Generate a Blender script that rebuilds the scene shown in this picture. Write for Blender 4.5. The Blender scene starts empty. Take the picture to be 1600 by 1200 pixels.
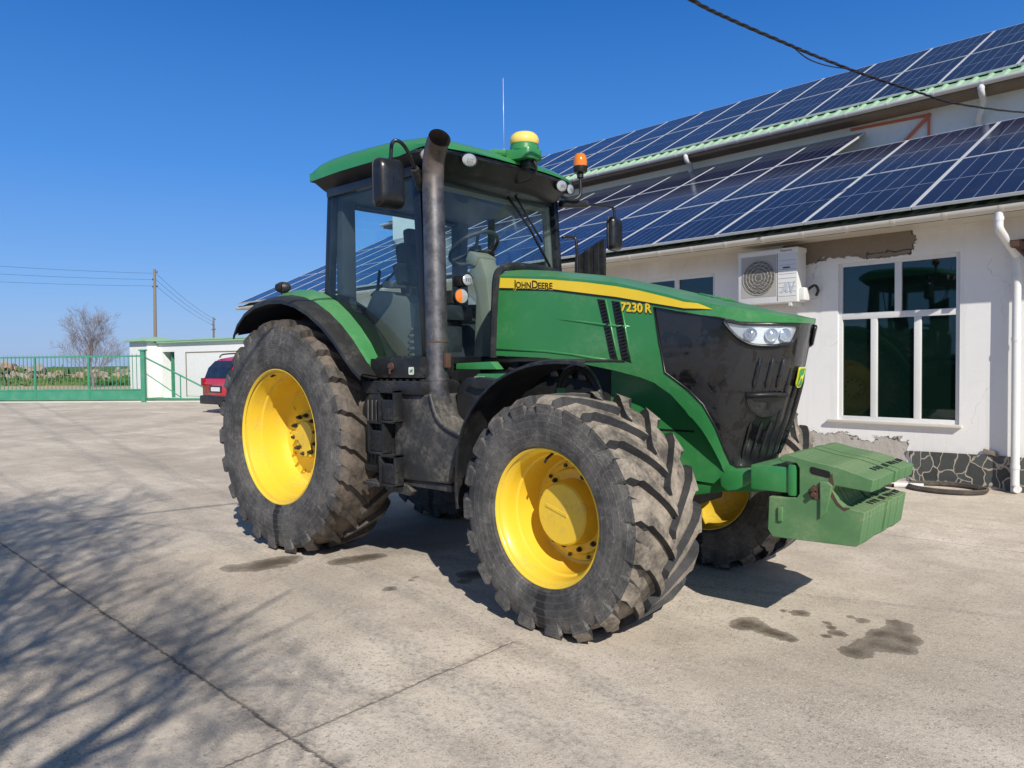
import bpy, bmesh, math, random
from mathutils import Vector, Matrix
from mathutils.geometry import tessellate_polygon
R = math.radians
scene = bpy.context.scene
COL = scene.collection
random.seed(7)

# ------------------------------------------------------------------ materials
def new_mat(name):
    m = bpy.data.materials.new(name); m.use_nodes = True
    nt = m.node_tree; nt.nodes.clear()
    out = nt.nodes.new('ShaderNodeOutputMaterial')
    return m, nt, out

class NG:
    """small node-graph writer"""
    def __init__(s, nt): s.nt = nt; s.tc = None
    def n(s, t, **kw):
        nd = s.nt.nodes.new(t)
        for k, v in kw.items(): setattr(nd, k, v)
        return nd
    def l(s, a, b): s.nt.links.new(a, b)
    def put(s, sock, v):
        if hasattr(v, 'is_output') or hasattr(v, 'links'): s.l(v, sock)
        elif isinstance(v, (tuple, list)) and len(v) == 3 and sock.type == 'RGBA': sock.default_value = (*v, 1)
        else: sock.default_value = v
    def obj(s):
        if not s.tc: s.tc = s.n('ShaderNodeTexCoord')
        return s.tc.outputs['Object']
    def geo(s): return s.n('ShaderNodeNewGeometry')
    def scale(s, vec, sc):
        m = s.n('ShaderNodeVectorMath', operation='MULTIPLY'); s.put(m.inputs[0], vec); m.inputs[1].default_value = sc
        return m.outputs[0]
    def noise(s, vec, sc, det=4, rough=.55, dist=0):
        t = s.n('ShaderNodeTexNoise'); s.put(t.inputs['Vector'], vec); t.inputs['Scale'].default_value = sc
        t.inputs['Detail'].default_value = det; t.inputs['Roughness'].default_value = rough; t.inputs['Distortion'].default_value = dist
        return t.outputs['Fac']
    def math(s, op, a, b=0.0, c=None, clamp=False):
        m = s.n('ShaderNodeMath', operation=op); m.use_clamp = clamp
        s.put(m.inputs[0], a); s.put(m.inputs[1], b)
        if c is not None: s.put(m.inputs[2], c)
        return m.outputs[0]
    def step(s, v, a, b):
        m = s.n('ShaderNodeMapRange', interpolation_type='SMOOTHSTEP'); s.put(m.inputs[0], v)
        m.inputs[1].default_value = a; m.inputs[2].default_value = b
        return m.outputs[0]
    def mix(s, f, a, b, mode='MIX'):
        m = s.n('ShaderNodeMix', data_type='RGBA', blend_type=mode); s.put(m.inputs[0], f); s.put(m.inputs[6], a); s.put(m.inputs[7], b)
        return m.outputs[2]
    def sep(s, vec):
        m = s.n('ShaderNodeSeparateXYZ'); s.put(m.inputs[0], vec); return m.outputs
    def comb(s, x, y, z):
        m = s.n('ShaderNodeCombineXYZ'); s.put(m.inputs[0], x); s.put(m.inputs[1], y); s.put(m.inputs[2], z); return m.outputs[0]
    def bsdf(s, out, col, rough=.5, metal=0.0, bump=None, bstr=.3, bdist=.01, **kw):
        p = s.n('ShaderNodeBsdfPrincipled')
        s.put(p.inputs['Base Color'], col); s.put(p.inputs['Roughness'], rough); s.put(p.inputs['Metallic'], metal)
        for k, v in kw.items(): s.put(p.inputs[k.replace('_', ' ')], v)
        if bump is not None:
            b = s.n('ShaderNodeBump'); b.inputs['Strength'].default_value = bstr; b.inputs['Distance'].default_value = bdist
            s.put(b.inputs['Height'], bump); s.l(b.outputs[0], p.inputs['Normal'])
        s.l(p.outputs[0], out.inputs[0]); return p

def paint(name, col, rough=.35, dust=(.35, .30, .22), dustamt=.25, sc=3.0, var=.12, coat=.0, up=.35, metal=0.0):
    """weathered paint: tone drift, fine scuffs, dust settled on upward faces and in patches"""
    m, nt, out = new_mat(name); g = NG(nt)
    o = g.obj()
    n1 = g.noise(o, sc, 5, .6); n2 = g.noise(o, sc * 9, 4, .65)
    dark = tuple(c * (1 - var * 1.6) for c in col); lite = tuple(min(1, c * (1 + var)) for c in col)
    c = g.mix(n1, dark, lite)
    nz = g.sep(g.geo().outputs['Normal'])[2]
    upf = g.math('MULTIPLY', g.step(nz, .25, 1.0), up)
    pat = g.math('MULTIPLY', g.step(n1, .42, .75), g.step(n2, .3, .7))
    f = g.math('MULTIPLY', g.math('ADD', pat, upf), dustamt, clamp=True)
    c = g.mix(f, c, dust)
    r = g.math('ADD', g.math('MULTIPLY', n2, .18), g.math('ADD', g.math('MULTIPLY', f, .5), rough - .09), clamp=True)
    g.bsdf(out, c, r, metal, bump=n2, bstr=.06, bdist=.004, Coat_Weight=coat, Coat_Roughness=.12)
    return m

M = {}
M['green'] = paint('tractor_green', (.036, .235, .066), .32, dust=(.26, .34, .23), dustamt=.32, coat=.25, up=.55)
M['green_roof'] = paint('roof_green', (.036, .245, .078), .30, dust=(.16, .27, .17), dustamt=.35, coat=.4, up=.5)
M['green_cast'] = paint('cast_green', (.095, .225, .088), .6, dust=(.27, .30, .17), dustamt=.7, sc=5, var=.25)
M['yellow'] = paint('rim_yellow', (.82, .555, .038), .38, dust=(.36, .27, .13), dustamt=.5, sc=4, var=.06, coat=.2, up=.1)
M['decal_yellow'] = paint('decal_yellow', (.88, .62, .03), .35, dustamt=.08)
M['decal_black'] = paint('decal_black', (.008, .008, .008), .4, dustamt=.05)
M['plastic'] = paint('black_plastic', (.013, .014, .016), .46, dust=(.12, .115, .10), dustamt=.45, sc=5, var=.25)
M['plastic_grey'] = paint('dusty_black_plastic', (.030, .031, .033), .5, dust=(.20, .18, .15), dustamt=.85, sc=4, var=.3)
M['satin'] = paint('satin_black', (.010, .011, .013), .30, dust=(.1, .1, .1), dustamt=.25)
M['dark'] = paint('engine_dark', (.008, .009, .010), .6, dust=(.05, .045, .04), dustamt=.5)
M['beige'] = paint('cab_beige', (.27, .255, .20), .55, dustamt=.1)
M['headliner'] = paint('headliner', (.085, .095, .105), .8, dustamt=.1)
M['seat'] = paint('seat_fabric', (.014, .018, .024), .8, dustamt=.1)
M['white'] = paint('white_pvc', (.74, .74, .72), .4, dust=(.45, .42, .36), dustamt=.25, up=.2)
M['cream'] = paint('cream_pvc', (.62, .58, .50), .45, dust=(.35, .30, .24), dustamt=.4, up=.2)
M['chrome'] = paint('bright_metal', (.62, .62, .62), .22, dustamt=.15, metal=1.0)
M['bolt'] = paint('bolt_steel', (.05, .05, .05), .42, dustamt=.3, metal=.7)
M['rust'] = paint('rust', (.085, .042, .028), .8, dust=(.17, .11, .07), dustamt=.5, sc=12)
M['timber'] = paint('weathered_timber', (.24, .19, .14), .85, dustamt=.3, sc=6)
M['cable'] = paint('cable_black', (.012, .012, .013), .6, dustamt=.1)
M['orange_steel'] = paint('orange_steel', (.62, .16, .08), .6, dustamt=.2)
M['alu'] = paint('aluminium', (.66, .68, .70), .35, dustamt=.1, metal=.2)
M['gate'] = paint('gate_green', (.05, .26, .16), .5, dustamt=.25)
M['redcar'] = paint('red_paint', (.56, .010, .014), .25, dustamt=.15, coat=.6)
M['roofgreen'] = paint('sheet_green', (.30, .52, .32), .5, dust=(.4, .45, .38), dustamt=.4, sc=2)
M['grass_far'] = paint('far_grass', (.05, .10, .03), .9, dust=(.16, .15, .07), dustamt=.7, sc=.4)

def glass_mat(name, tint, refl=.06, rough=.01, haze=None):
    m, nt, out = new_mat(name); g = NG(nt)
    t = g.n('ShaderNodeBsdfTransparent'); t.inputs[0].default_value = (*tint, 1)
    gl = g.n('ShaderNodeBsdfGlossy'); gl.inputs['Roughness'].default_value = rough
    gl.inputs['Color'].default_value = (.95, 1, 1, 1)
    lw = g.n('ShaderNodeLayerWeight'); lw.inputs[0].default_value = .25
    f = g.math('ADD', g.math('MULTIPLY', lw.outputs['Fresnel'], .55), refl, clamp=True)
    mx = g.n('ShaderNodeMixShader'); g.l(f, mx.inputs[0]); g.l(t.outputs[0], mx.inputs[1]); g.l(gl.outputs[0], mx.inputs[2])
    last = mx
    if haze:
        d = g.n('ShaderNodeBsdfDiffuse'); d.inputs[0].default_value = (*haze, 1)
        nn = g.noise(g.obj(), 2.5, 6, .6)
        hf = g.math('MULTIPLY', g.step(nn, .3, .8), .055)
        m2 = g.n('ShaderNodeMixShader'); g.l(hf, m2.inputs[0]); g.l(mx.outputs[0], m2.inputs[1]); g.l(d.outputs[0], m2.inputs[2]); last = m2
    g.l(last.outputs[0], out.inputs[0])
    return m
M['cab_glass'] = glass_mat('tinted_cab_glass', (.80, .93, .95), .03, haze=(.35, .45, .5))
M['lens'] = glass_mat('clear_lens', (.95, .97, .98), .05)
def dark_glass(name, col, refl=.1):
    m, nt, out = new_mat(name); g = NG(nt)
    g.bsdf(out, col, .03, Specular_IOR_Level=.6, Coat_Tint=(.55, .88, .78, 1), Coat_Weight=.6, Coat_Roughness=.02, Coat_IOR=1.6)
    return m
M['win_glass'] = dark_glass('dark_window_glass', (.004, .012, .009))
M['hose'] = paint('hose_rubber', (.045, .036, .030), .75, dustamt=.4)
M['car_glass'] = paint('car_glass', (.010, .012, .015), .12, dustamt=.15)
def plain(name, col, rough=.5, **kw):
    m, nt, out = new_mat(name); g = NG(nt); n = g.noise(g.obj(), 14, 3)
    g.bsdf(out, g.mix(n, tuple(c * .85 for c in col), tuple(min(1, c * 1.1) for c in col)), rough, **kw); return m
M['amber'] = plain('amber_lens', (.75, .20, .015), .15, Coat_Weight=.6)
M['lamp_white'] = plain('lamp_face', (.50, .53, .56), .12, Coat_Weight=.8, Metallic=.35)
M['reflector'] = plain('reflector', (.86, .90, .95), .30, Metallic=.1)
M['bulb'] = plain('bulb', (.62, .68, .76), .12, Metallic=.6)
M['gps_yellow'] = plain('gps_dome', (.90, .66, .16), .3)
M['emblem_green'] = plain('emblem_green', (.03, .30, .05), .3)
M['emblem_yellow'] = plain('emblem_yellow', (.75, .75, .05), .35)
M['plate'] = plain('number_plate', (.8, .8, .8), .3)
M['redlens'] = plain('red_lens', (.22, .008, .010), .2)

def rubber(name, base, dustcol, amt, streak=True):
    m, nt, out = new_mat(name); g = NG(nt); o = g.obj()
    n1 = g.noise(o, 5, 6, .65); n2 = g.noise(o, 38, 4, .7); n3 = g.noise(o, 2.2, 3, .5)
    f = g.math('MULTIPLY', g.step(g.math('ADD', g.math('MULTIPLY', n1, .7), g.math('MULTIPLY', n2, .3)), .36, .66), amt, clamp=True)
    c = g.mix(n3, tuple(b * .75 for b in base), tuple(b * 1.3 for b in base)); c = g.mix(f, c, dustcol)
    if streak:  # pale scuff lines
        v = g.n('ShaderNodeTexNoise'); g.put(v.inputs['Vector'], o); v.inputs['Scale'].default_value = 6; v.inputs['Detail'].default_value = 3; v.inputs['Distortion'].default_value = 2.5
        ln = g.math('ABSOLUTE', g.math('SUBTRACT', v.outputs['Fac'], .5))
        s_ = g.math('MULTIPLY', g.math('SUBTRACT', 1.0, g.step(ln, .0, .016)), .55)
        c = g.mix(g.math('MULTIPLY', s_, g.step(n1, .35, .6)), c, (.28, .26, .24))
    if streak:   # wet splash below the rim
        sx, sy, sz = g.sep(o); wv = g.math('MULTIPLY', g.math('SUBTRACT', g.noise(o, 7, 4, .6), .5), .16)
        sp = g.math('MULTIPLY', g.math('SUBTRACT', 1.0, g.step(g.math('ABSOLUTE', g.math('ADD', sx, wv)), .030, .042)), g.math('SUBTRACT', 1.0, g.step(g.math('ADD', sz, wv), -.43, -.41)))
        c = g.mix(sp, c, (.012, .012, .013))
    hh = g.math('ADD', n2, n1)
    if streak:   # moulded concentric ribs and radial marks
        ox, oy, oz = g.sep(o); rad = g.math('SQRT', g.math('ADD', g.math('MULTIPLY', ox, ox), g.math('MULTIPLY', oz, oz)))
        rib = g.math('SINE', g.math('MULTIPLY', rad, 150.0)); rib = g.step(rib, .75, 1.0)
        hh = g.math('ADD', hh, g.math('MULTIPLY', rib, .8)); c = g.mix(g.math('MULTIPLY', rib, .16), c, (.20, .185, .17))
    g.bsdf(out, c, .72, bump=hh, bstr=.3, bdist=.006)
    return m
M['sidewall'] = rubber('tyre_sidewall', (.036, .036, .036), (.17, .158, .142), .70)
M['tread_dirt'] = rubber('tyre_dirty_tread', (.075, .066, .055), (.39, .33, .26), .95, False)
M['tread_mud'] = rubber('tyre_muddy_tread', (.040, .034, .029), (.19, .15, .115), .85, False)
M['flank_mud_shade'] = rubber('tyre_muddy_flank_shaded', (.020, .018, .017), (.11, .088, .07), .7, False)  # muddy lug sides, with their shade put into a darker colour
M['shaded_rubber'] = rubber('tyre_flank_shaded', (.018, .020, .024), (.10, .095, .09), .45, False)  # rubber darkened in the colour to stand in for shade on lug sides
M['lug_brown'] = rubber('tyre_lug_brown', (.034, .029, .025), (.17, .14, .115), .75, False)

def exhaust_mat():
    m, nt, out = new_mat('exhaust_steel'); g = NG(nt); o = g.obj()
    z = g.sep(o)[2]; n1 = g.noise(o, 9, 6, .7); n2 = g.noise(o, 60, 3, .6)
    c = g.mix(g.step(n1, .35, .65), (.085, .088, .10), (.20, .19, .19))
    hot = g.math('MULTIPLY', g.step(g.math('ADD', z, g.math('MULTIPLY', n1, .5)), 2.93, 3.30), .8)
    c = g.mix(hot, c, g.mix(n1, (.07, .05, .04), (.20, .15, .12)))
    scr = g.noise(g.scale(o, (30, 30, 3)), 3, 3, .6)
    c = g.mix(g.math('MULTIPLY', g.step(scr, .62, .72), .4), c, (.36, .34, .32))
    rc = g.math('MULTIPLY', g.step(n1, .60, .72), .22)
    c = g.mix(rc, c, (.16, .09, .055))
    g.bsdf(out, c, g.math('ADD', .36, g.math('MULTIPLY', n2, .2)), g.math('SUBTRACT', .75, g.math('MULTIPLY', hot, .6)), bump=n2, bstr=.12, bdist=.003)
    return m
M['exhaust'] = exhaust_mat()

def grille_mat():
    m, nt, out = new_mat('dusty_grille'); g = NG(nt); o = g.obj()
    n1 = g.noise(o, 5.5, 6, .62, .4); n2 = g.noise(o, 30, 4, .6)
    wet = g.step(n1, .445, .475)          # wiped and rained-off patches
    wet2 = g.math('SUBTRACT', 1.0, g.step(g.noise(g.scale(o, (9, 9, 2)), 1.6, 5, .6), .60, .63))
    k = g.math('MULTIPLY', wet, wet2)
    c = g.mix(k, (.006, .0065, .008), g.mix(n2, (.008, .009, .011), (.022, .023, .026)))
    g.bsdf(out, c, g.math('ADD', .10, g.math('MULTIPLY', k, .26)), bump=n2, bstr=.08, bdist=.003, Coat_Weight=.3)
    return m
M['grille'] = grille_mat()

# ------------------------------------------------------------------ mesh helpers
def link(name, bm, mats, parent=None, smooth=False, angle=None, normals=True):
    me = bpy.data.meshes.new(name)
    if normals: bmesh.ops.recalc_face_normals(bm, faces=bm.faces)
    bm.to_mesh(me); bm.free()
    for m in (mats if isinstance(mats, (list, tuple)) else [mats]): me.materials.append(m)
    o = bpy.data.objects.new(name, me); COL.objects.link(o)
    if parent is not None: o.parent = parent
    if smooth:
        for p in me.polygons: p.use_smooth = True
        if angle:
            try: me.set_sharp_from_angle(angle=R(angle))
            except Exception: pass
    return o
def tag(o, label=None, cat=None, group=None, kind=None):
    if label: o['label'] = label
    if cat: o['category'] = cat
    if group: o['group'] = group
    if kind: o['kind'] = kind
    return o
def empty(name, loc=(0, 0, 0), rz=0, parent=None):
    o = bpy.data.objects.new(name, None); COL.objects.link(o); o.location = loc; o.rotation_euler = (0, 0, rz)
    o.empty_display_size = .2
    if parent is not None: o.parent = parent
    return o
def copy_tree(o, parent=None, children=None):
    c = o.copy(); COL.objects.link(c)
    if parent is not None: c.parent = parent
    for ch in list(o.children): copy_tree(ch, c)
    return c
def box(bm, c, s, rot=None, bev=0.0, mi=0):
    r = bmesh.ops.create_cube(bm, size=1.0); vs = r['verts']
    mt = Matrix.Translation(c) @ (rot.to_4x4() if rot else Matrix.Identity(4)) @ Matrix.Diagonal((*s, 1))
    bmesh.ops.transform(bm, matrix=mt, verts=vs)
    fs = list({f for v in vs for f in v.link_faces})
    for f in fs: f.material_index = mi
    if bev:
        es = list({e for v in vs for e in v.link_edges})
        rr = bmesh.ops.bevel(bm, geom=es, offset=bev, segments=2, affect='EDGES', profile=.6)
        for f in rr['faces']: f.material_index = mi
    return vs
def box2(bm, a, b, bev=0.0, mi=0):
    return box(bm, [(a[i] + b[i]) / 2 for i in range(3)], [abs(b[i] - a[i]) for i in range(3)], None, bev, mi)
def tube(bm, pts, r, seg=10, caps=True, mi=0):
    """swept circle; r number or list"""
    pts = [Vector(p) for p in pts]; n = len(pts); rs = r if isinstance(r, (list, tuple)) else [r] * n
    rings = []; up = None
    for i, p in enumerate(pts):
        t = (pts[min(i + 1, n - 1)] - pts[max(i - 1, 0)]).normalized()
        if up is None:
            up = t.orthogonal().normalized()
        else:
            up = (up - t * up.dot(t))
            up = up.normalized() if up.length > 1e-6 else t.orthogonal().normalized()
        b = t.cross(up)
        rings.append([bm.verts.new(p + (up * math.cos(2 * math.pi * k / seg) + b * math.sin(2 * math.pi * k / seg)) * rs[i]) for k in range(seg)])
    for a, b in zip(rings, rings[1:]):
        for k in range(seg):
            f = bm.faces.new((a[k], a[(k + 1) % seg], b[(k + 1) % seg], b[k])); f.material_index = mi
    if caps:
        for rg in (rings[0][::-1], rings[-1]):
            f = bm.faces.new(rg); f.material_index = mi
    return rings
def smooth_path(pts, k=6):
    """Catmull-Rom"""
    P = [Vector(p) for p in pts]; P = [P[0] * 2 - P[1]] + P + [P[-1] * 2 - P[-2]]; out = []
    for i in range(1, len(P) - 2):
        a, b, c, d = P[i - 1:i + 3]
        for j in range(k):
            t = j / k
            out.append(.5 * ((2 * b) + (c - a) * t + (2 * a - 5 * b + 4 * c - d) * t * t + (3 * b - a - 3 * c + d) * t ** 3))
    out.append(P[-2]); return out
def lathe(bm, prof, axis='Y', seg=48, center=(0, 0, 0), mi=0, closed=False):
    """prof: list of (along axis, radius)"""
    rings = []
    for a, r in prof:
        rg = []
        for k in range(seg):
            t = 2 * math.pi * k / seg; x, z = r * math.cos(t), r * math.sin(t)
            v = {'Y': (x, a, z), 'Z': (x, z, a), 'X': (a, x, z)}[axis]
            rg.append(bm.verts.new(Vector(v) + Vector(center)))
        rings.append(rg)
    pairs = list(zip(rings, rings[1:])) + ([(rings[-1], rings[0])] if closed else [])
    for a, b in pairs:
        for k in range(seg):
            f = bm.faces.new((a[k], a[(k + 1) % seg], b[(k + 1) % seg], b[k])); f.material_index = mi
    if not closed:
        for (a, r), rg in ((prof[0], rings[0]), (prof[-1], rings[-1])):
            if r > 1e-4 and False: pass
    return rings
def disc_cap(bm, ring, mi=0):
    f = bm.faces.new(ring); f.material_index = mi; return f
def solidify(bm, th):
    bm.normal_update(); fs = bm.faces[:]; vs = bm.verts[:]
    be = [e for e in bm.edges if len(e.link_faces) == 1]
    dup = {v: bm.verts.new(v.co - v.normal * th) for v in vs}
    pairs = []
    for e in be:
        f = e.link_faces[0]
        for l in f.loops:
            if l.edge == e: pairs.append((l.vert, l.link_loop_next.vert, f.material_index))
    for f in fs:
        q = bm.faces.new([dup[v] for v in reversed(f.verts)]); q.material_index = f.material_index
    for a, b, mi in pairs:
        q = bm.faces.new((b, a, dup[a], dup[b])); q.material_index = mi
def prism(bm, poly, axis, a, b, bev=0.0, mi=0, segs=2):
    """polygon extruded along axis between a and b. axis Y: poly in (x,z); Z: (x,y); X: (y,z)"""
    def mk(p, t): return {'Y': (p[0], t, p[1]), 'Z': (p[0], p[1], t), 'X': (t, p[0], p[1])}[axis]
    v0 = [bm.verts.new(mk(p, a)) for p in poly]; v1 = [bm.verts.new(mk(p, b)) for p in poly]
    fs = [bm.faces.new(v0), bm.faces.new(v1[::-1])]
    n = len(poly)
    for i in range(n): fs.append(bm.faces.new((v0[i], v1[i], v1[(i + 1) % n], v0[(i + 1) % n])))
    for f in fs: f.material_index = mi
    bmesh.ops.recalc_face_normals(bm, faces=fs)
    if bev:
        es = list({e for f in fs for e in f.edges})
        rr = bmesh.ops.bevel(bm, geom=es, offset=bev, segments=segs, affect='EDGES', profile=.6, clamp_overlap=True)
        for f in rr['faces']: f.material_index = mi
    return fs
def round_poly(pts, r, k=4):
    """round the corners of a 2-D polygon"""
    out = []; n = len(pts)
    for i in range(n):
        p = Vector(pts[i]); a = Vector(pts[i - 1]); b = Vector(pts[(i + 1) % n])
        da = (a - p); db = (b - p); rr = min(r, da.length * .45, db.length * .45)
        s = p + da.normalized() * rr; e = p + db.normalized() * rr
        for j in range(k + 1):
            t = j / k; out.append(tuple(s * (1 - t) ** 2 + p * 2 * t * (1 - t) + e * t * t))
    return out
def lerpt(t, T):
    if t <= T[0][0]: return T[0][1]
    for (a, b), (c, d) in zip(T, T[1:]):
        if t <= c: return b + (d - b) * (t - a) / (c - a)
    return T[-1][1]
def patch(poly, fn, off=0.0, thick=.012, du=.06, dv=.06, grid=True):
    """2-D polygon cut on a grid and wrapped on a surface fn(u,v,offset); returns a bmesh"""
    bm = bmesh.new()
    vv = [bm.verts.new((u, v, 0)) for u, v in poly]
    for t in tessellate_polygon([[Vector((u, v, 0)) for u, v in poly]]):
        try: bm.faces.new([vv[i] for i in t])
        except ValueError: pass
    us = [p[0] for p in poly]; vs = [p[1] for p in poly]
    for lo, hi, d, ax in ((min(us), max(us), du, 0), (min(vs), max(vs), dv, 1)):
        k = math.floor(lo / d) + 1
        while k * d < hi - 1e-5:
            co = [0, 0, 0]; co[ax] = k * d; no = [0, 0, 0]; no[ax] = 1
            bmesh.ops.bisect_plane(bm, geom=bm.verts[:] + bm.edges[:] + bm.faces[:], plane_co=co, plane_no=no, dist=1e-5)
            k += 1
    for v in bm.verts: v.co = Vector(fn(v.co.x, v.co.y, off))
    bmesh.ops.recalc_face_normals(bm, faces=bm.faces)
    # make normals point outwards
    fs = max(bm.faces, key=lambda q: q.calc_area()); c = fs.calc_center_median()
    return bm, thick
def link_patch(name, poly, fn, mat, parent, off=0.0, thick=.012, du=.06, dv=.06, center=None, smooth=True):
    bm, th = patch(poly, fn, off, thick, du, dv)
    if center is not None:
        s = sum(f.normal.dot(f.calc_center_median() - Vector(center)) * f.calc_area() for f in bm.faces)
        if s < 0: bmesh.ops.reverse_faces(bm, faces=bm.faces[:])
    if th: solidify(bm, th)
    return link(name, bm, mat, parent, smooth, 35)
def text_mesh(body, size=1.0, extrude=.0, res=3):
    cu = bpy.data.curves.new('lettering', 'FONT'); cu.body = body; cu.size = size; cu.resolution_u = res; cu.extrude = extrude
    o = bpy.data.objects.new('lettering', cu); COL.objects.link(o)
    bpy.context.view_layer.update()
    me = bpy.data.meshes.new_from_object(o.evaluated_get(bpy.context.evaluated_depsgraph_get()))
    bpy.data.objects.remove(o); bpy.data.curves.remove(cu)
    return me
# ------------------------------------------------------------------ tractor
T = empty('tractor')
tag(T, 'big green farm tractor with yellow wheels parked in the concrete yard', 'tractor')

HN = [(.85, 3.70), (.93, 3.735), (1.2, 3.825), (1.44, 3.888), (1.65, 3.93), (1.80, 3.965), (2.2, 3.99)]
HW = [(.85, .315), (.93, .325), (1.15, .365), (1.4, .40), (1.6, .415), (2.2, .415)]
HD = [(.85, .34), (.93, .36), (1.4, .52), (1.8, .60), (2.2, .62)]
S0 = 3.3
def hood(s, z, off=0.0):
    m = 1
    if s > 4.0: s = 8.0 - s; m = -1
    N = lerpt(z, HN); W = lerpt(z, HW); D = lerpt(z, HD); S = N - D; n = 2.5
    if s <= S0:
        x = 1.8 + (s - 1.8) / (S0 - 1.8) * (S - 1.8); y = -W; nx, ny = 0, -1
    else:
        t = (s - S0) / (4.0 - S0) * math.pi / 2
        st, ct = max(math.sin(t), 1e-6), max(math.cos(t), 1e-6)
        x = S + D * st ** (2 / n); y = -W * ct ** (2 / n)
        nx = (st ** (2 / n)) ** (n - 1) / D; ny = -(ct ** (2 / n)) ** (n - 1) / W
        l = math.hypot(nx, ny); nx /= l; ny /= l
    return (x + off * nx, m * (y + off * ny), z)
HC = (2.8, 0, 1.5)
def mir(poly): return [(8.0 - s, z) for s, z in poly]
ZSH = [(1.78, 2.20), (1.86, 2.188), (2.32, 2.142), (2.83, 2.06), (3.2, 1.955), (3.43, 1.872), (3.7, 1.812), (3.85, 1.797), (4.0, 1.793)]
zsh = lambda s: lerpt(min(s, 8 - s), ZSH)
ZC = [(1.5, 2.28), (1.85, 2.262), (2.13, 2.228), (2.59, 2.155), (3.0, 2.05), (3.28, 1.972), (3.63, 1.89), (3.87, 1.832), (3.97, 1.795)]

# hood: sides, arched lower bands and crowned top in one skin
SIDE = [(1.775, 1.606), (2.264, 1.582), (2.496, 1.552), (2.824, 1.492), (3.0, 1.45), (3.10, 1.415), (3.2, 1.345), (3.28, 1.25), (3.344, 1.144), (3.40, 1.05), (3.45, .97), (3.50, .90), (3.56, .845),
        (3.72, .845), (3.72, .905), (3.616, .912), (3.552, .934), (3.496, 1.012), (3.432, 1.144), (3.36, 1.288), (3.304, 1.375), (3.168, 1.48), (3.136, 1.666), (3.096, 1.888),
        (3.25, 1.848), (3.392, 1.812), (3.432, 1.796), (3.5, 1.778), (3.6, 1.770), (3.75, 1.766), (4.0, 1.764)]
TOP = [(4.0, zsh(4.0)), (3.85, zsh(3.85)), (3.7, zsh(3.7)), (3.56, zsh(3.56)), (3.43, zsh(3.43)), (3.2, zsh(3.2)), (2.83, zsh(2.83)), (2.32, zsh(2.32)), (1.86, zsh(1.86)), (1.835, zsh(1.83))]
bm, _ = patch(SIDE + TOP, hood, 0, 0)
b2, _ = patch(mir(SIDE + TOP), hood, 0, 0)
for b in (b2,):
    tmp = bpy.data.meshes.new('t'); b.to_mesh(tmp); b.free(); bm.from_mesh(tmp); bpy.data.meshes.remove(tmp)
NS = [1.835 + i * .0865 for i in range(26)]
NS = [s for s in NS if s < 3.99] + [4.0]; NS = NS + [8 - s for s in NS[-2::-1]]
rings = []
for r in (0, .03, .07, .13, .22, .35, .5, .7, .85, 1.0):
    row = []
    for s in NS:
        p = Vector(hood(s, zsh(s))); ss = min(s, 8 - s); k = min(1, max(0, (ss - 2.9) / 1.1)); k = k * k * (3 - 2 * k)
        t = Vector((p.x * (1 - k) + 3.2 * k, 0, 0)); q = p.lerp(t, r)
        zc = lerpt(q.x, ZC); f = 1 - (1 - r) ** 2.6
        row.append(bm.verts.new((q.x, q.y, p.z + (max(zc, p.z + .004) - p.z) * f)))
    rings.append(row)
for a, b in zip(rings, rings[1:]):
    for i in range(len(NS) - 1):
        try: bm.faces.new((a[i], a[i + 1], b[i + 1], b[i]))
        except ValueError: pass
bmesh.ops.remove_doubles(bm, verts=bm.verts[:], dist=.0015)
bmesh.ops.recalc_face_normals(bm, faces=bm.faces[:])
s_ = sum(f.normal.dot(f.calc_center_median() - Vector(HC)) * f.calc_area() for f in bm.faces)
if s_ < 0: bmesh.ops.reverse_faces(bm, faces=bm.faces[:])
solidify(bm, .014)
HOOD = link('hood', bm, M['green'], T, True, 38)

# rear rim of the hood (black seal)
bm = bmesh.new()
pth = [hood(1.79, 1.59), hood(1.80, 1.8), hood(1.815, 2.0), hood(1.83, 2.17), (1.835, -.36, 2.245), (1.835, -.2, 2.28), (1.835, .2, 2.28), (1.835, .36, 2.245), hood(6.17, 2.17), hood(6.2, 1.8), hood(6.21, 1.59)]
tube(bm, smooth_path(pth, 4), .030, 8)
link('hood_seal', bm, M['plastic'], HOOD, True, 40)

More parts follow.
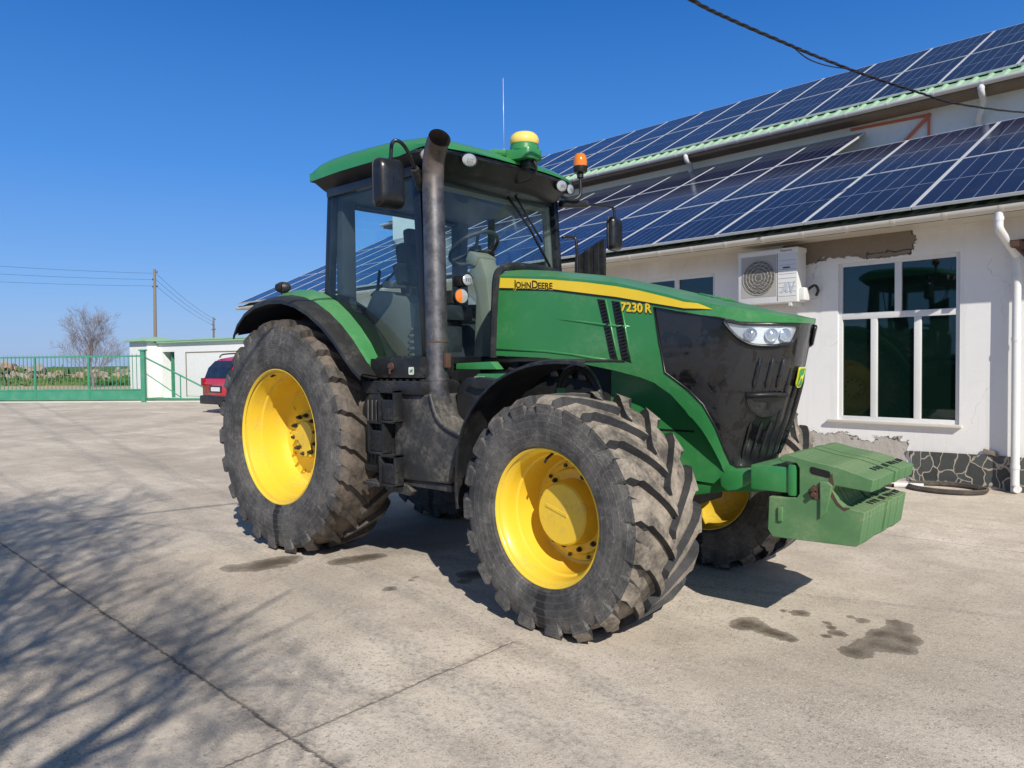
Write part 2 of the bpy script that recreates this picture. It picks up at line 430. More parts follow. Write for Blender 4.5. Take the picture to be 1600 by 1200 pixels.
# yellow stripe, black pinstripe, lettering
for side in (0, 1):
    st = [(1.868, 2.172), (1.858, 2.100), (2.32, 2.058), (2.832, 1.968), (3.1, 1.910), (3.30, 1.868), (3.40, 1.852), (3.34, 1.893), (3.208, 1.936), (3.0, 1.996), (2.832, 2.036), (2.6, 2.08), (2.32, 2.122)]
    pin = [(1.86, 2.099), (1.858, 2.086), (2.32, 2.044), (2.832, 1.955), (3.3, 1.857), (3.4, 1.850), (3.3, 1.867), (2.832, 1.967), (2.32, 2.057)]
    P_ = mir if side else (lambda q: q)
    if True:
        link_patch('hood_stripe', P_(st), hood, M['decal_yellow'], HOOD, .0035, 0, center=HC)
        link_patch('hood_pinstripe', P_(pin), hood, M['decal_black'], HOOD, .0032, 0, center=HC)
def wrap_text(parts, s0, z0, slope, off, mat, name, side=0, bold=0.0, parent=HOOD):
    """parts: (text, size) strings set one after another along the hood surface"""
    bm = bmesh.new(); x = 0
    for body, size, gap in parts:
        me = text_mesh(body, size)
        b = bmesh.new(); b.from_mesh(me); bpy.data.meshes.remove(me)
        xs = [v.co.x for v in b.verts]; x0, x1 = min(xs), max(xs)
        for dx, dy in (((0, 0),) if not bold else ((0, 0), (bold, 0), (-bold, 0), (0, bold), (0, -bold))):
            t = b.copy()
            for v in t.verts: v.co.x += x - x0 + dx; v.co.y += dy; v.co.z = 0.0004 * (dx + 2 * dy) / max(bold, 1e-9) if bold else 0
            m2 = bpy.data.meshes.new('t'); t.to_mesh(m2); t.free(); bm.from_mesh(m2); bpy.data.meshes.remove(m2)
        x += x1 - x0 + gap; b.free()
    for v in bm.verts:
        s = s0 + v.co.x if not side else 8 - (s0 + (x - v.co.x))
        v.co = Vector(hood(s, z0 + v.co.y + slope * v.co.x, off + v.co.z))
    bmesh.ops.recalc_face_normals(bm, faces=bm.faces[:])
    for f in bm.faces:
        if f.normal.y > 0 and not side: f.normal_flip()
    return link(name, bm, mat, parent, normals=False)
JD = [('J', .078, .004), ('OHN', .060, .012), ('D', .078, .004), ('EERE', .060, .0)]
wrap_text(JD, 1.995, 2.092, -.107, .0045, M['decal_yellow'], 'lettering_outline', bold=.0065)
wrap_text(JD, 1.995, 2.092, -.107, .0065, M['decal_black'], 'lettering', bold=.0012)
MN = [('7230', .078, .022), ('R', .078, 0)]
wrap_text(MN, 2.872, 1.873, -.115, .0036, M['decal_black'], 'model_number_shadow', bold=.006)
wrap_text(MN, 2.872, 1.876, -.115, .0062, M['decal_yellow'], 'model_number', bold=.0034)

# side vents with slats and the moulded crease
for side in (0, 1):
    P_ = mir if side else (lambda q: q)
    for poly in ([(2.690, 1.964), (2.745, 1.954), (2.80, 1.72), (2.838, 1.560), (2.788, 1.574), (2.750, 1.74)],
                 [(2.798, 1.946), (2.856, 1.934), (2.90, 1.72), (2.934, 1.545), (2.874, 1.560), (2.838, 1.74)]):
        v = link_patch('side_vent', P_(poly), hood, M['decal_black'], HOOD, .002, 0, center=HC)
        bm = bmesh.new()
        for i in range(17):
            z = poly[0][1] - .02 - i * .022
            if z < poly[4][1] + .012: break
            t = (poly[0][1] - z) / (poly[0][1] - poly[4][1]); a = poly[0][0] + t * (poly[4][0] - poly[0][0]) + .006; b = poly[1][0] + t * (poly[3][0] - poly[1][0]) - .004
            A = Vector(hood(a if not side else 8 - a, z - .006, .001)); B = Vector(hood(b if not side else 8 - b, z + .008, .010))
            tube(bm, [A, B], .0035, 5)
        link('vent_slats', bm, M['plastic'], v)
        ed = [poly[1], poly[2], poly[3]]
        bm = bmesh.new(); tube(bm, [hood((s + .008 if not side else 8 - s - .008) , z, -.001) for s, z in ed], .007, 6); link('vent_edge', bm, M['green'], v, True)
    bm = bmesh.new(); tube(bm, [hood(s if not side else 8 - s, z, -.004) for s, z in [(2.33, 1.848), (2.55, 1.822), (2.74, 1.792), (2.93, 1.772)]], [.003, .009, .011, .008], 8)
    link('hood_crease', bm, M['green'], HOOD, True)
    bm = bmesh.new(); tube(bm, [hood(s if not side else 8 - s, z, -.006) for s, z in [(1.81, 1.65), (2.26, 1.627), (2.5, 1.60), (2.80, 1.555)]], .011, 8)
    link('hood_crease', bm, M['green'], HOOD, True)

# grille: dusty black nose skin
GR = [(3.10, 1.885), (3.25, 1.846), (3.392, 1.811), (3.432, 1.795), (3.5, 1.777), (3.6, 1.769), (3.75, 1.765), (4.0, 1.763)]
GL = [(4.0, .912), (3.72, .906), (3.618, .914), (3.556, .936), (3.50, 1.014), (3.436, 1.146), (3.364, 1.29), (3.308, 1.377), (3.172, 1.482), (3.14, 1.666)]
gfull = GR + mir(GR)[::-1][1:] + mir(GL)[::-1][:-1] + GL
GRILLE = link_patch('grille', gfull, hood, M['grille'], T, -.004, .012, center=HC)
bm = bmesh.new()   # trim bead round the grille
for side in (0, 1):
    tube(bm, [hood(s if not side else 8 - s, z, .001) for s, z in [(3.5, 1.780), (3.43, 1.80), (3.25, 1.85), (3.10, 1.887), (3.14, 1.666), (3.172, 1.482), (3.308, 1.377), (3.364, 1.29), (3.436, 1.146), (3.5, 1.014), (3.556, .936), (3.62, .912), (3.75, .906), (4.0, .910)]], .006, 6)
link('grille_trim', bm, M['satin'], GRILLE, True)
bm = bmesh.new()   # vertical ribs
for k in range(9):
    s = 3.66 + .085 * k
    for (z0, z1) in ((.965, 1.19 if abs(s - 3.74) < .15 else 1.50), (1.39, 1.56)):
        if z0 > 1.3 and not abs(s - 3.74) < .15: continue
        n = 6; pts = [hood(s - .015 + .02 * (i / n), z0 + (z1 - z0) * i / n, -.002) for i in range(n + 1)]
        tube(bm, pts, [.004] + [.014] * (n - 1) + [.004], 8)
link('grille_rib', bm, M['grille'], GRILLE, True, 60)
# moulded latch recess
link_patch('latch_recess', round_poly([(3.60, 1.345), (3.90, 1.345), (3.895, 1.27), (3.83, 1.225), (3.72, 1.215), (3.63, 1.27)], .04), hood, M['plastic'], GRILLE, .014, .016, .04, .04, center=HC)
link_patch('latch_slot', [(3.64, 1.338), (3.87, 1.338), (3.86, 1.312), (3.79, 1.306), (3.77, 1.262), (3.755, 1.262), (3.75, 1.306), (3.66, 1.312)], hood, M['decal_black'], GRILLE, .017, .002, .04, .04, center=HC)
bm = bmesh.new(); tube(bm, [hood(s, z, .022) for s, z in [(3.60, 1.345), (3.7, 1.350), (3.8, 1.350), (3.90, 1.345)]], .012, 8); link('latch_lip', bm, M['plastic'], GRILLE, True)

# headlights
HLP = [(3.442, 1.787), (3.544, 1.760), (3.72, 1.755), (3.90, 1.752), (3.885, 1.69), (3.865, 1.645), (3.712, 1.630), (3.60, 1.638), (3.53, 1.675), (3.475, 1.735)]
for side in (0, 1):
    P_ = mir if side else (lambda q: q)
    hl = link_patch('headlight', P_(round_poly(HLP, .02)), hood, M['reflector'], T, -.002, 0, .03, .03, center=HC)
    fr = [(p[0], p[1]) for p in HLP]
    bm = bmesh.new(); pp = P_(round_poly(HLP, .03)); tube(bm, [hood(s, z, .006) for s, z in pp + pp[:2]], .011, 6, False); link('headlight_bezel', bm, M['satin'], hl, True)
    for sb, zb, rb in ((3.59, 1.704, .032), (3.71, 1.695, .036), (3.80, 1.695, .036)):
        s1 = sb if not side else 8 - sb
        p = Vector(hood(s1, zb, 0)); n = (Vector(hood(s1, zb, .1)) - p).normalized()
        bm = bmesh.new(); rr = []
        for a, r_ in ((-.0, rb * 1.12), (.010, rb * 1.12), (.010, rb * .95), (.004, rb * .9), (.012, rb * .5), (.016, 0.002)):
            u = Vector((0, 0, 1)).cross(n).normalized(); w = n.cross(u)
            rr.append([bm.verts.new(p + n * a + (u * math.cos(t * math.pi / 8) + w * math.sin(t * math.pi / 8)) * r_) for t in range(16)])
        for a, b in zip(rr, rr[1:]):
            for i in range(16): bm.faces.new((a[i], a[(i + 1) % 16], b[(i + 1) % 16], b[i]))
        link('headlight_bulb', bm, M['bulb'], hl, True, 50)
    link_patch('headlight_lens', P_(round_poly(HLP, .02)), hood, M['lens'], hl, .020, 0, .04, .04, center=HC)

# nose emblem: green shield with a yellow border and a leaping animal
def emblem(parent, fn, h, name='emblem'):
    w = h * .82
    bd = round_poly([(-w / 2, h / 2), (w / 2, h / 2), (w / 2 * .92, -h / 2 * .7), (w * .2, -h / 2), (-w * .2, -h / 2), (-w / 2 * .92, -h / 2 * .7)], h * .18)
    e = link_patch(name, bd, lambda a, b, o: fn(a, b, o), M['emblem_yellow'], parent, .010, .008, h / 6, h / 6, center=HC)
    link_patch('emblem_field', [(a * .86, b * .88) for a, b in bd], lambda a, b, o: fn(a, b, o), M['emblem_green'], e, .0125, 0, h / 6, h / 6, center=HC)
    deer = [(-.36, -.30), (-.20, -.12), (-.22, .02), (-.10, .10), (.06, .10), (.16, .24), (.08, .36), (.12, .38), (.22, .28), (.30, .26), (.24, .18), (.22, .04), (.16, -.06), (.30, -.20), (.27, -.22), (.10, -.10), (.14, -.26), (.10, -.26), (.02, -.06), (-.10, -.04), (-.12, -.18), (-.30, -.36)]
    link_patch('emblem_animal', [(a * w, b * h) for a, b in deer], lambda a, b, o: fn(a, b, o), M['emblem_yellow'], e, .0145, 0, h / 4, h / 4, center=HC)
    return e
emblem(GRILLE, lambda a, b, o: hood(4.0 + a * .60, 1.445 + b, .012 + o), .122)

# hood inner frame seen inside the wheel arch, and the arch return lip
bm = bmesh.new()
for sg in (-1, 1):
    prism(bm, [(2.35, 1.56), (2.9, 1.50), (3.2, 1.40), (3.40, 1.20), (3.50, 1.0), (3.60, .86), (3.60, .80), (3.1, .82), (2.75, 1.0), (2.35, 1.10)], 'Y', sg * .285, sg * .245)
INNER = link('front_frame', bm, M['green'], T)
ARCH = [(2.70, 1.515), (2.824, 1.492), (3.0, 1.45), (3.10, 1.415), (3.2, 1.345), (3.28, 1.25), (3.344, 1.144), (3.40, 1.05), (3.45, .97), (3.50, .90), (3.56, .845)]
for side in (0, 1):
    bm = bmesh.new()
    pa = [Vector(hood(s if not side else 8 - s, z, -.001)) for s, z in ARCH]
    ra = [bm.verts.new(p) for p in pa]; rb = [bm.verts.new((p.x - .01, math.copysign(.25, p.y), p.z)) for p in pa]
    for i in range(len(ARCH) - 1): bm.faces.new((ra[i], ra[i + 1], rb[i + 1], rb[i]))
    link('arch_lip', bm, M['green'], INNER, True)
bm = bmesh.new(); prism(bm, [(3.02, 1.12), (3.36, 1.12), (3.36, 1.108), (3.02, 1.108)], 'Y', -.2875, -.285); link('frame_seam', bm, M['dark'], INNER)

# front support casting + weight bracket
bm = bmesh.new()
prism(bm, [(3.30, .78), (3.56, .85), (3.62, .906), (3.86, .906), (3.86, .80), (3.72, .77), (3.55, .76), (3.30, .70)], 'Y', -.27, .27, .02)
prism(bm, [(3.55, .86), (3.60, .905), (3.76, .912), (3.76, .85), (3.66, .79), (3.60, .775), (3.555, .80)], 'Y', -.335, .335, .012)
SUP = link('front_support', bm, M['green'], T, True, 30)
bm = bmesh.new()
box2(bm, (3.765, -.385, .812), (4.02, .385, .955), .012)
box2(bm, (3.985, -.398, .80), (4.03, .398, .975), .012)
link('weight_bracket', bm, M['green'], SUP, True, 30)

# suitcase weights: one slice, copied along the bracket
WS = [(3.88, .785), (3.872, .60), (3.90, .56), (4.345, .572), (4.365, .59), (4.39, .757), (4.28, .772), (4.255, .795), (4.222, .855), (4.24, .882), (4.42, .865), (4.43, .93), (4.25, .983), (4.11, 1.003), (3.99, 1.03), (3.955, 1.025), (3.938, .995), (4.035, .985), (4.05, .96), (4.05, .82), (4.035, .795), (3.95, .788)]
def slice_bm(t):
    bm = bmesh.new(); prism(bm, WS, 'Y', 0, t, .0035, segs=1); return bm
NW = 14; TW = .80 / NW
w0 = link('front_weight', slice_bm(TW - .0070), M['green_cast'], T, False)
w0.location = (0, -.40, 0); w0['label'] = 'outer cast weight with scratched side, carry slot and bolt'
ws = [w0]
for i in range(1, NW):
    w = w0.copy(); COL.objects.link(w); w.parent = T; w.location = (random.uniform(-.004, .004) + (.008 if i == 7 else 0), -.40 + i * TW, random.uniform(-.003, .003)); ws.append(w)
    if 'label' in w: del w['label']
bm = bmesh.new()   # details on the outer slice: hand slot, bolt heads, raised block
sl = round_poly([(4.108, .937), (4.215, .918), (4.217, .955), (4.108, .976)], .02)
prism(bm, sl, 'Y', -.0025, .004)
link('weight_slot', bm, M['decal_black'], w0)
bm = bmesh.new()
box2(bm, (3.935, -.014, .655), (3.962, .002, .735), .005); link('weight_lug', bm, M['green_cast'], w0); bm = bmesh.new()
prism(bm, [(4.165, .70), (4.20, .735), (4.23, .88), (4.205, .90), (4.165, .90)], 'Y', -.016, .002, .005)
link('weight_boss', bm, M['green_cast'], w0)
bm = bmesh.new()
for z in (.855, .828):
    tube(bm, [(4.135, .0, z), (4.135, -.035, z)], .013, 6); tube(bm, [(4.135, .0, z), (4.135, -.012, z)], .021, 6)
prism(bm, [(4.10, .83), (4.155, .86), (4.16, .80), (4.12, .80)], 'Y', -.006, .001)
link('weight_bolt', bm, M['rust'], w0)
for k in range(4, NW, 1):
    for (x, z) in ((4.36, .950), (4.345, .763)):
        bm = bmesh.new(); box(bm, (x, .020, z), (.034, .020, .010), Matrix.Rotation(R(16), 3, 'Y'))
        link('weight_notch', bm, M['dark'], ws[k])
bm = bmesh.new(); prism(bm, [(4.225, .945), (4.235, .885), (4.222, .855), (4.255, .795), (4.28, .772), (4.32, .772), (4.29, .755), (4.25, .78), (4.205, .85), (4.21, .92)], 'Y', -.003, .002); link('rust_patch', bm, M['rust'], w0)

# ------------------------------------------------------------------ wheels
def tyre_bm(prof, Rl, b, nlug, h_axle, lw, seed, phase=0, flip=1):
    """prof: (lateral, radius) from outer bead to inner bead; lugs as curved bars; material 0 sidewall 1 groove 2 lug top 3 lug side"""
    rnd = random.Random(seed); bm = bmesh.new(); seg = 96
    rings = lathe(bm, prof, 'Y', seg)
    for f in bm.faces:
        c = f.calc_center_median(); r = math.hypot(c.x, c.z)
        f.material_index = 1 if (abs(c.y) < b * 1.0 and r > prof[0][1] * 1.3) else 0
    Rc = max(r for _, r in prof)
    def base(w):   # carcass radius at lateral w (outer half of profile, tread part)
        pts = [(abs(a), r) for a, r in prof if r >= Rc - (Rl - Rc) * 2.2 - .03]
        pts = sorted(set(pts)); return lerpt(w, pts) if w <= pts[-1][0] else pts[-1][1]
    for side in (-1, 1):
        for k in range(nlug):
            ph = 2 * math.pi * (k + (.5 if side > 0 else 0)) / nlug + phase
            prev = None; N = 9
            for i in range(N + 1):
                q = i / N
                w = -.012 + (b * 1.06 + .012) * q
                sw = .30 * (q ** .85) * (b / Rc) / .30 * 1.02
                a = ph + flip * sw
                wd = (lw * (.80 + .55 * q + (.85 if q > .85 else 0))) / Rc / 2
                rb = base(max(w, 0)) - .012
                rt = Rl - .006 * q - (.0 if q < .93 else .022) + rnd.uniform(-.002, .002)
                wt = wd * (.74 if q < .97 else .66)
                vs = []
                for (da, rr) in ((-wd, rb), (-wt, rt), (wt, rt), (wd, rb)):
                    aa = a + da + rnd.uniform(-.0015, .0015)
                    vs.append(bm.verts.new((rr * math.cos(aa), side * w, rr * math.sin(aa))))
                if prev:
                    for j, mi in ((0, 3), (1, 2), (2, 3)):
                        f = bm.faces.new((prev[j], prev[j + 1], vs[j + 1], vs[j])); f.material_index = mi
                else:
                    f = bm.faces.new(vs); f.material_index = 3
                prev = vs
            # shoulder block running down on to the sidewall
            wo = b * 1.06; a = ph + flip * 1.02 * (b / Rc)
            wd = lw * 2.05 / Rc / 2
            r1 = Rl - .052; r2 = Rl - .150
            v1 = [bm.verts.new((rr * math.cos(a + da), side * ww, rr * math.sin(a + da))) for da, rr, ww in ((-wd * 1.0, r1 - .01, wo + .004), (-wd * .8, r1, wo + .018), (wd * .8, r1, wo + .018), (wd * 1.0, r1 - .01, wo + .004))]
            v2 = [bm.verts.new((rr * math.cos(a + da), side * ww, rr * math.sin(a + da))) for da, rr, ww in ((-wd * .85, r2, wo + .010), (-wd * .7, r2, wo + .018), (wd * .7, r2, wo + .018), (wd * .85, r2, wo + .010))]
            for A, B in ((prev, v1), (v1, v2)):
                for j in range(3):
                    f = bm.faces.new((A[j], A[j + 1], B[j + 1], B[j])); f.material_index = 2 if A is prev and j == 1 else (3 if A is prev else 0)
            f = bm.faces.new(v2); f.material_index = 0
    bmesh.ops.recalc_face_normals(bm, faces=bm.faces[:])
    for v in bm.verts:   # load flattening on the ground
        if v.co.z < -h_axle + .004:
            d = -h_axle + .004 - v.co.z; v.co.z = -h_axle + .004 - d * .02; v.co.y *= 1 + d * .35
    return bm
RPROF = [(-.260, .556), (-.284, .585), (-.300, .66), (-.306, .74), (-.302, .81), (-.290, .870), (-.274, .902), (-.245, .922), (-.18, .932), (-.09, .937), (0, .938)]
RPROF = RPROF + [(-a, r) for a, r in RPROF[-2::-1]]
FPROF = [(-.262, .394), (-.288, .412), (-.302, .46), (-.306, .52), (-.303, .570), (-.293, .612), (-.276, .636), (-.245, .650), (-.16, .656), (-.08, .660), (0, .661)]
FPROF = FPROF + [(-a, r) for a, r in FPROF[-2::-1]]

def make_wheel(name, loc, steer, kind):
    """outer face of the wheel looks to -Y"""
    w = empty('wheel', loc, steer, T)
    if kind == 'rear':
        bm = tyre_bm(RPROF, .982, .262, 22, loc[2], .070, 3, .05)
        ty = link('tyre', bm, [M['sidewall'], M['tread_mud'], M['lug_brown'], M['flank_mud_shade']], w, True, 28)
        rim = [(-.258, .545), (-.270, .552), (-.274, .561), (-.268, .568), (-.255, .566), (-.245, .552), (-.236, .532), (-.19, .520), (-.125, .512), (-.115, .497), (-.02, .490), (.02, .487), (.06, .480), (.11, .462), (.118, .440), (.118, .25), (.10, .215), (.02, .20), (.012, .19), (.012, .12), (-.01, .11), (-.015, .0015)]
        bmr = bmesh.new(); lathe(bmr, rim[3:] , 'Y', 72); r1 = lathe(bmr, rim[:4], 'Y', 72)
        back = [(-.255, .562), (-.23, .545), (-.1, .53), (.2, .53), (.24, .55), (.266, .566), (.262, .545), (.22, .52), (.13, .50), (.122, .44)]
        lathe(bmr, back, 'Y', 72)
        ri = link('rim', bmr, M['yellow'], w, True, 40)
        for k in range(10):
            bmb = bmesh.new()
            t = 2 * math.pi * (k + .3) / 10; x, z = .165 * math.cos(t), .165 * math.sin(t)
            tube(bmb, [(x, .014, z), (x, -.014, z)], .019, 6); tube(bmb, [(x, -.014, z), (x, -.034, z)], .012, 8)
            link('wheel_bolt', bmb, M['bolt'], ri)
        for k in range(12):
            bmb = bmesh.new()
            t = 2 * math.pi * k / 12; x, z = .40 * math.cos(t), .40 * math.sin(t)
            tube(bmb, [(x, .12, z), (x, .105, z)], .014, 6)
            link('wheel_nut', bmb, M['yellow'], ri)
        bmb = bmesh.new(); box2(bmb, (-.19, .008, -.055), (-.02, -.012, .02), .008); box2(bmb, (-.05, .004, -.19), (.08, -.010, -.05), .01); 
        link('hub_plate', bmb, M['yellow'], ri)
        bmv = bmesh.new(); tube(bmv, [(-.12, -.20, .515), (-.12, -.245, .50)], .009, 6); link('valve_stem', bmv, M['decal_black'], ri)
    else:
        bm = tyre_bm(FPROF, .706, .268, 19, loc[2], .072, 5, .12)
        ty = link('tyre', bm, [M['sidewall'], M['tread_dirt'], M['tread_dirt'], M['shaded_rubber']], w, True, 28)
        rim = [(-.262, .383), (-.272, .389), (-.276, .397), (-.270, .404), (-.258, .402), (-.248, .390), (-.236, .374), (-.19, .362), (-.14, .356), (-.13, .345), (-.04, .335), (.005, .330), (.03, .318), (.036, .300), (.022, .293), (.022, .262), (-.004, .250), (-.006, .196)]
        bmr = bmesh.new(); lathe(bmr, rim[3:], 'Y', 64); lathe(bmr, rim[:4], 'Y', 64)
        lathe(bmr, [(-.25, .398), (-.23, .385), (-.1, .372), (.2, .372), (.24, .385), (.264, .402), (.262, .388), (.22, .368), (.10, .35), (.05, .30), (.028, .19), (.028, .0015)], 'Y', 64)
        ri = link('rim', bmr, M['yellow'], w, True, 40)
        bmv = bmesh.new(); tube(bmv, [(.0, -.19, .362), (-.01, -.235, .335), (-.015, -.245, .31)], .008, 6); link('valve_stem', bmv, M['decal_black'], ri)
        bmh = bmesh.new(); lathe(bmh, [(.0, .196), (-.085, .190), (-.118, .183), (-.128, .172), (-.130, .0015)], 'Y', 48)
        hb = link('hub', bmh, M['yellow'], w, True, 35)
        bmh = bmesh.new(); box(bmh, (-.03, -.132, .02), (.17, .004, .020), Matrix.Rotation(R(16), 3, 'Y'), .0015); link('hub_plate', bmh, M['yellow'], hb)
        for k in range(12):
            if k % 4 == 3: continue
            bmb = bmesh.new()
            t = 2 * math.pi * (k + .35) / 12; x, z = .224 * math.cos(t), .224 * math.sin(t)
            tube(bmb, [(x, .0, z), (x, -.022, z)], .0155, 6); tube(bmb, [(x, -.022, z), (x, -.032, z)], .009, 8)
            link('wheel_bolt', bmb, M['bolt'], ri)
        for k in range(12):
            bmb = bmesh.new()
            t = 2 * math.pi * (k + .6) / 12; x, z = .277 * math.cos(t), .277 * math.sin(t)
            tube(bmb, [(x, .022, z), (x, .010, z)], .012, 6)
            link('wheel_nut', bmb, M['bolt'], ri)
    return w
RY, RH, FY, FH = .868, .953, .938, .668
wr = make_wheel('wheel', (0, -RY, RH), 0, 'rear'); wr['label'] = 'large rear wheel with deep yellow rim'
wf = make_wheel('wheel', (2.925, -FY, FH), -.0587, 'front'); wf['label'] = 'front wheel with dusty tread and yellow hub cap'
for src, loc, rz in ((wr, (0, RY, RH), math.pi), (wf, (2.925, FY, FH), math.pi - .0587)):
    c = copy_tree(src, T); c.location = loc; c.rotation_euler = (0, 0, rz)
    if 'label' in c: del c['label']
    for ch in c.children:      # mirror the tread so both sides roll the same way
        if ch.name.startswith('tyre'): ch.scale = (-1, 1, 1)

# ------------------------------------------------------------------ chassis, axles
bm = bmesh.new()
prism(bm, [(-.45, 1.25), (1.0, 1.25), (1.9, 1.50), (2.6, 1.45), (3.3, .95), (3.3, .62), (2.4, .55), (.5, .55), (-.45, .60)], 'Y', -.24, .24, .03)
box2(bm, (1.85, -.30, 1.0), (2.75, .30, 1.56), .03)
for y in (-.33, -.36, .33):
    tube(bm, smooth_path([(1.9, y, 1.50), (2.1, y - .02, 1.46), (2.3, y, 1.52), (2.5, y, 1.50)]), .018, 8)
for i in range(6): box(bm, (1.95 + .12 * i, -.33, 1.52 - .012 * i), (.06, .05, .07), None, .01)
CH = link('chassis', bm, M['dark'], T, True, 30)
bm = bmesh.new()
tube(bm, [(0, -.80, RH), (0, .80, RH)], .15, 20); lathe(bm, [(-.60, .26), (-.45, .30), (.45, .30), (.60, .26)], 'Y', 24, (0, 0, RH))
tube(bm, [(2.925, -.78, .66), (2.925, -.35, .62), (2.925, .35, .62), (2.925, .78, .66)], [.13, .12, .12, .13], 14)
box2(bm, (2.72, -.22, .45), (3.12, .22, .75), .05)
tube(bm, [(2.70, -.68, .62), (2.70, .68, .62)], .028, 8)
link('axle', bm, M['dark'], T, True, 35)
bm = bmesh.new()   # hitch links and drawbar behind
for y in (-.42, .42):
    tube(bm, [(-.25, y * .7, .62), (-1.05, y, .55)], .04, 8); tube(bm, [(-.35, y * .8, 1.45), (-.85, y, .58)], .03, 8)
box2(bm, (-.85, -.05, .42), (.4, .05, .48), .01)
link('rear_hitch', bm, M['dark'], T, True, 40)

# ------------------------------------------------------------------ rear fenders
FEN = [(-.70, 1.835), (-.63, 1.93), (-.50, 2.02), (-.33, 2.085), (-.13, 2.112), (.08, 2.105), (.28, 2.062), (.47, 1.985), (.65, 1.88), (.80, 1.765), (.93, 1.645), (1.04, 1.545), (1.13, 1.485)]
GRN = [(-.66, 1.93), (-.55, 2.07), (-.38, 2.165), (-.15, 2.20), (.06, 2.188), (.24, 2.14), (.42, 2.06), (.58, 1.955), (.72, 1.84), (.84, 1.72), (.93, 1.60), (.985, 1.50), (1.0, 1.46)]
def smp(pts, t):
    k = t * (len(pts) - 1); i = min(int(k), len(pts) - 2); f = k - i
    return pts[i][0] * (1 - f) + pts[i + 1][0] * f, pts[i][1] * (1 - f) + pts[i + 1][1] * f
def fender(sg, nm, y_of, mat, th, NT=36):
    """y_of: list of (v, y, source profile blend, dz)"""
    bm = bmesh.new(); rows = []
    for v, y, bl, dz in y_of:
        row = []
        for i in range(NT + 1):
            t = i / NT; a = smp(FEN, t); b = smp(GRN, t)
            row.append(bm.verts.new((a[0] * (1 - bl) + b[0] * bl, sg * y, a[1] * (1 - bl) + b[1] * bl + dz)))
        rows.append(row)
    for a, b in zip(rows, rows[1:]):
        for i in range(NT): bm.faces.new((a[i], a[i + 1], b[i + 1], b[i]))
    bmesh.ops.recalc_face_normals(bm, faces=bm.faces[:])
    if sum(f.normal.z for f in bm.faces) < 0: bmesh.ops.reverse_faces(bm, faces=bm.faces[:])
    solidify(bm, th)
    return link(nm, bm, mat, T, True, 40)
for sg in (-1, 1):
    fe = fender(sg, 'rear_fender', [(0, .808, 1, .004), (1, .85, .93, .004), (2, .90, .78, .002), (3, .945, .62, .0), (4, .965, .55, -.012)], M['green'], .02)
    fx = fender(sg, 'fender_extension', [(0, .93, .55, -.010), (1, 1.03, .32, -.002), (2, 1.10, .08, .0), (3, 1.135, 0, -.02), (4, 1.137, 0, -.05)], M['plastic'], .014); fx.parent = fe
    fl = fender(sg, 'fender_liner', [(0, .50, .9, -.05), (1, .80, .8, -.035), (2, 1.0, .35, -.03), (3, 1.09, .08, -.02)], M['dark'], .006); fl.parent = fe
    bm = bmesh.new(); prism(bm, [(a * .96, b - .03) for a, b in GRN] + [(.95, 1.30), (-.6, 1.30)], 'Y', sg * .50, sg * .515); link('fender_wall', bm, M['dark'], fe)
    bm = bmesh.new()
    lathe(bm, [(-.055, .001), (-.05, .03), (-.02, .048), (.0, .05)], 'X', 18, (0, 0, 0)); lathe(bm, [(.006, .05), (.03, .044), (.05, .02), (.053, .001)], 'X', 18)
    tube(bm, [(0, 0, -.03), (0, 0, -.075)], .018, 8)
    bmesh.ops.transform(bm, matrix=Matrix.Translation((-.25, sg * .90, 2.225)) @ Matrix.Rotation(R(-sg * 38), 4, 'Z') @ Matrix.Diagonal((1.25, 1, 1, 1)), verts=bm.verts[:])
    link('fender_lamp', bm, M['plastic'], fe, True, 35)
# ------------------------------------------------------------------ front fenders
FF = [(2.06, .60), (2.05, .75), (2.075, 1.0), (2.15, 1.19), (2.28, 1.34), (2.44, 1.455), (2.65, 1.535), (2.84, 1.565), (3.02, 1.565), (3.10, 1.555)]
FF = smooth_path([(a, 0, b) for a, b in FF], 4)
for sg in (-1, 1):
    bm = bmesh.new(); rows = []
    for y, d in ((.66, 0), (.80, .004), (1.06, .004), (1.085, -.006), (1.09, -.03)):
        rows.append([bm.verts.new((p.x + (-d) * .7 * (1 - i / len(FF)), sg * y, p.z + d * (i / len(FF)))) for i, p in enumerate(FF)])
    for a, b in zip(rows, rows[1:]):
        for i in range(len(FF) - 1): bm.faces.new((a[i], a[i + 1], b[i + 1], b[i]))
    bmesh.ops.recalc_face_normals(bm, faces=bm.faces[:])
    if sum(f.normal.z for f in bm.faces) < 0: bmesh.ops.reverse_faces(bm, faces=bm.faces[:])
    solidify(bm, .012)
    ff = link('front_fender', bm, M['plastic'], T, True, 40)
    bm = bmesh.new()
    tube(bm, smooth_path([(2.565, sg * .615, 1.20), (2.57, sg * .615, 1.37), (2.61, sg * .62, 1.46), (2.70, sg * .62, 1.518), (2.80, sg * .625, 1.485), (2.87, sg * .63, 1.40), (2.91, sg * .635, 1.30)], 5), .027, 10)
    link('fender_bracket', bm, M['plastic'], ff, True, 40)
    bm = bmesh.new(); tube(bm, [(2.56, sg * .615, 1.05), (2.57, sg * .615, 1.385)], .034, 10); link('bracket_post', bm, M['green'], ff, True, 40)
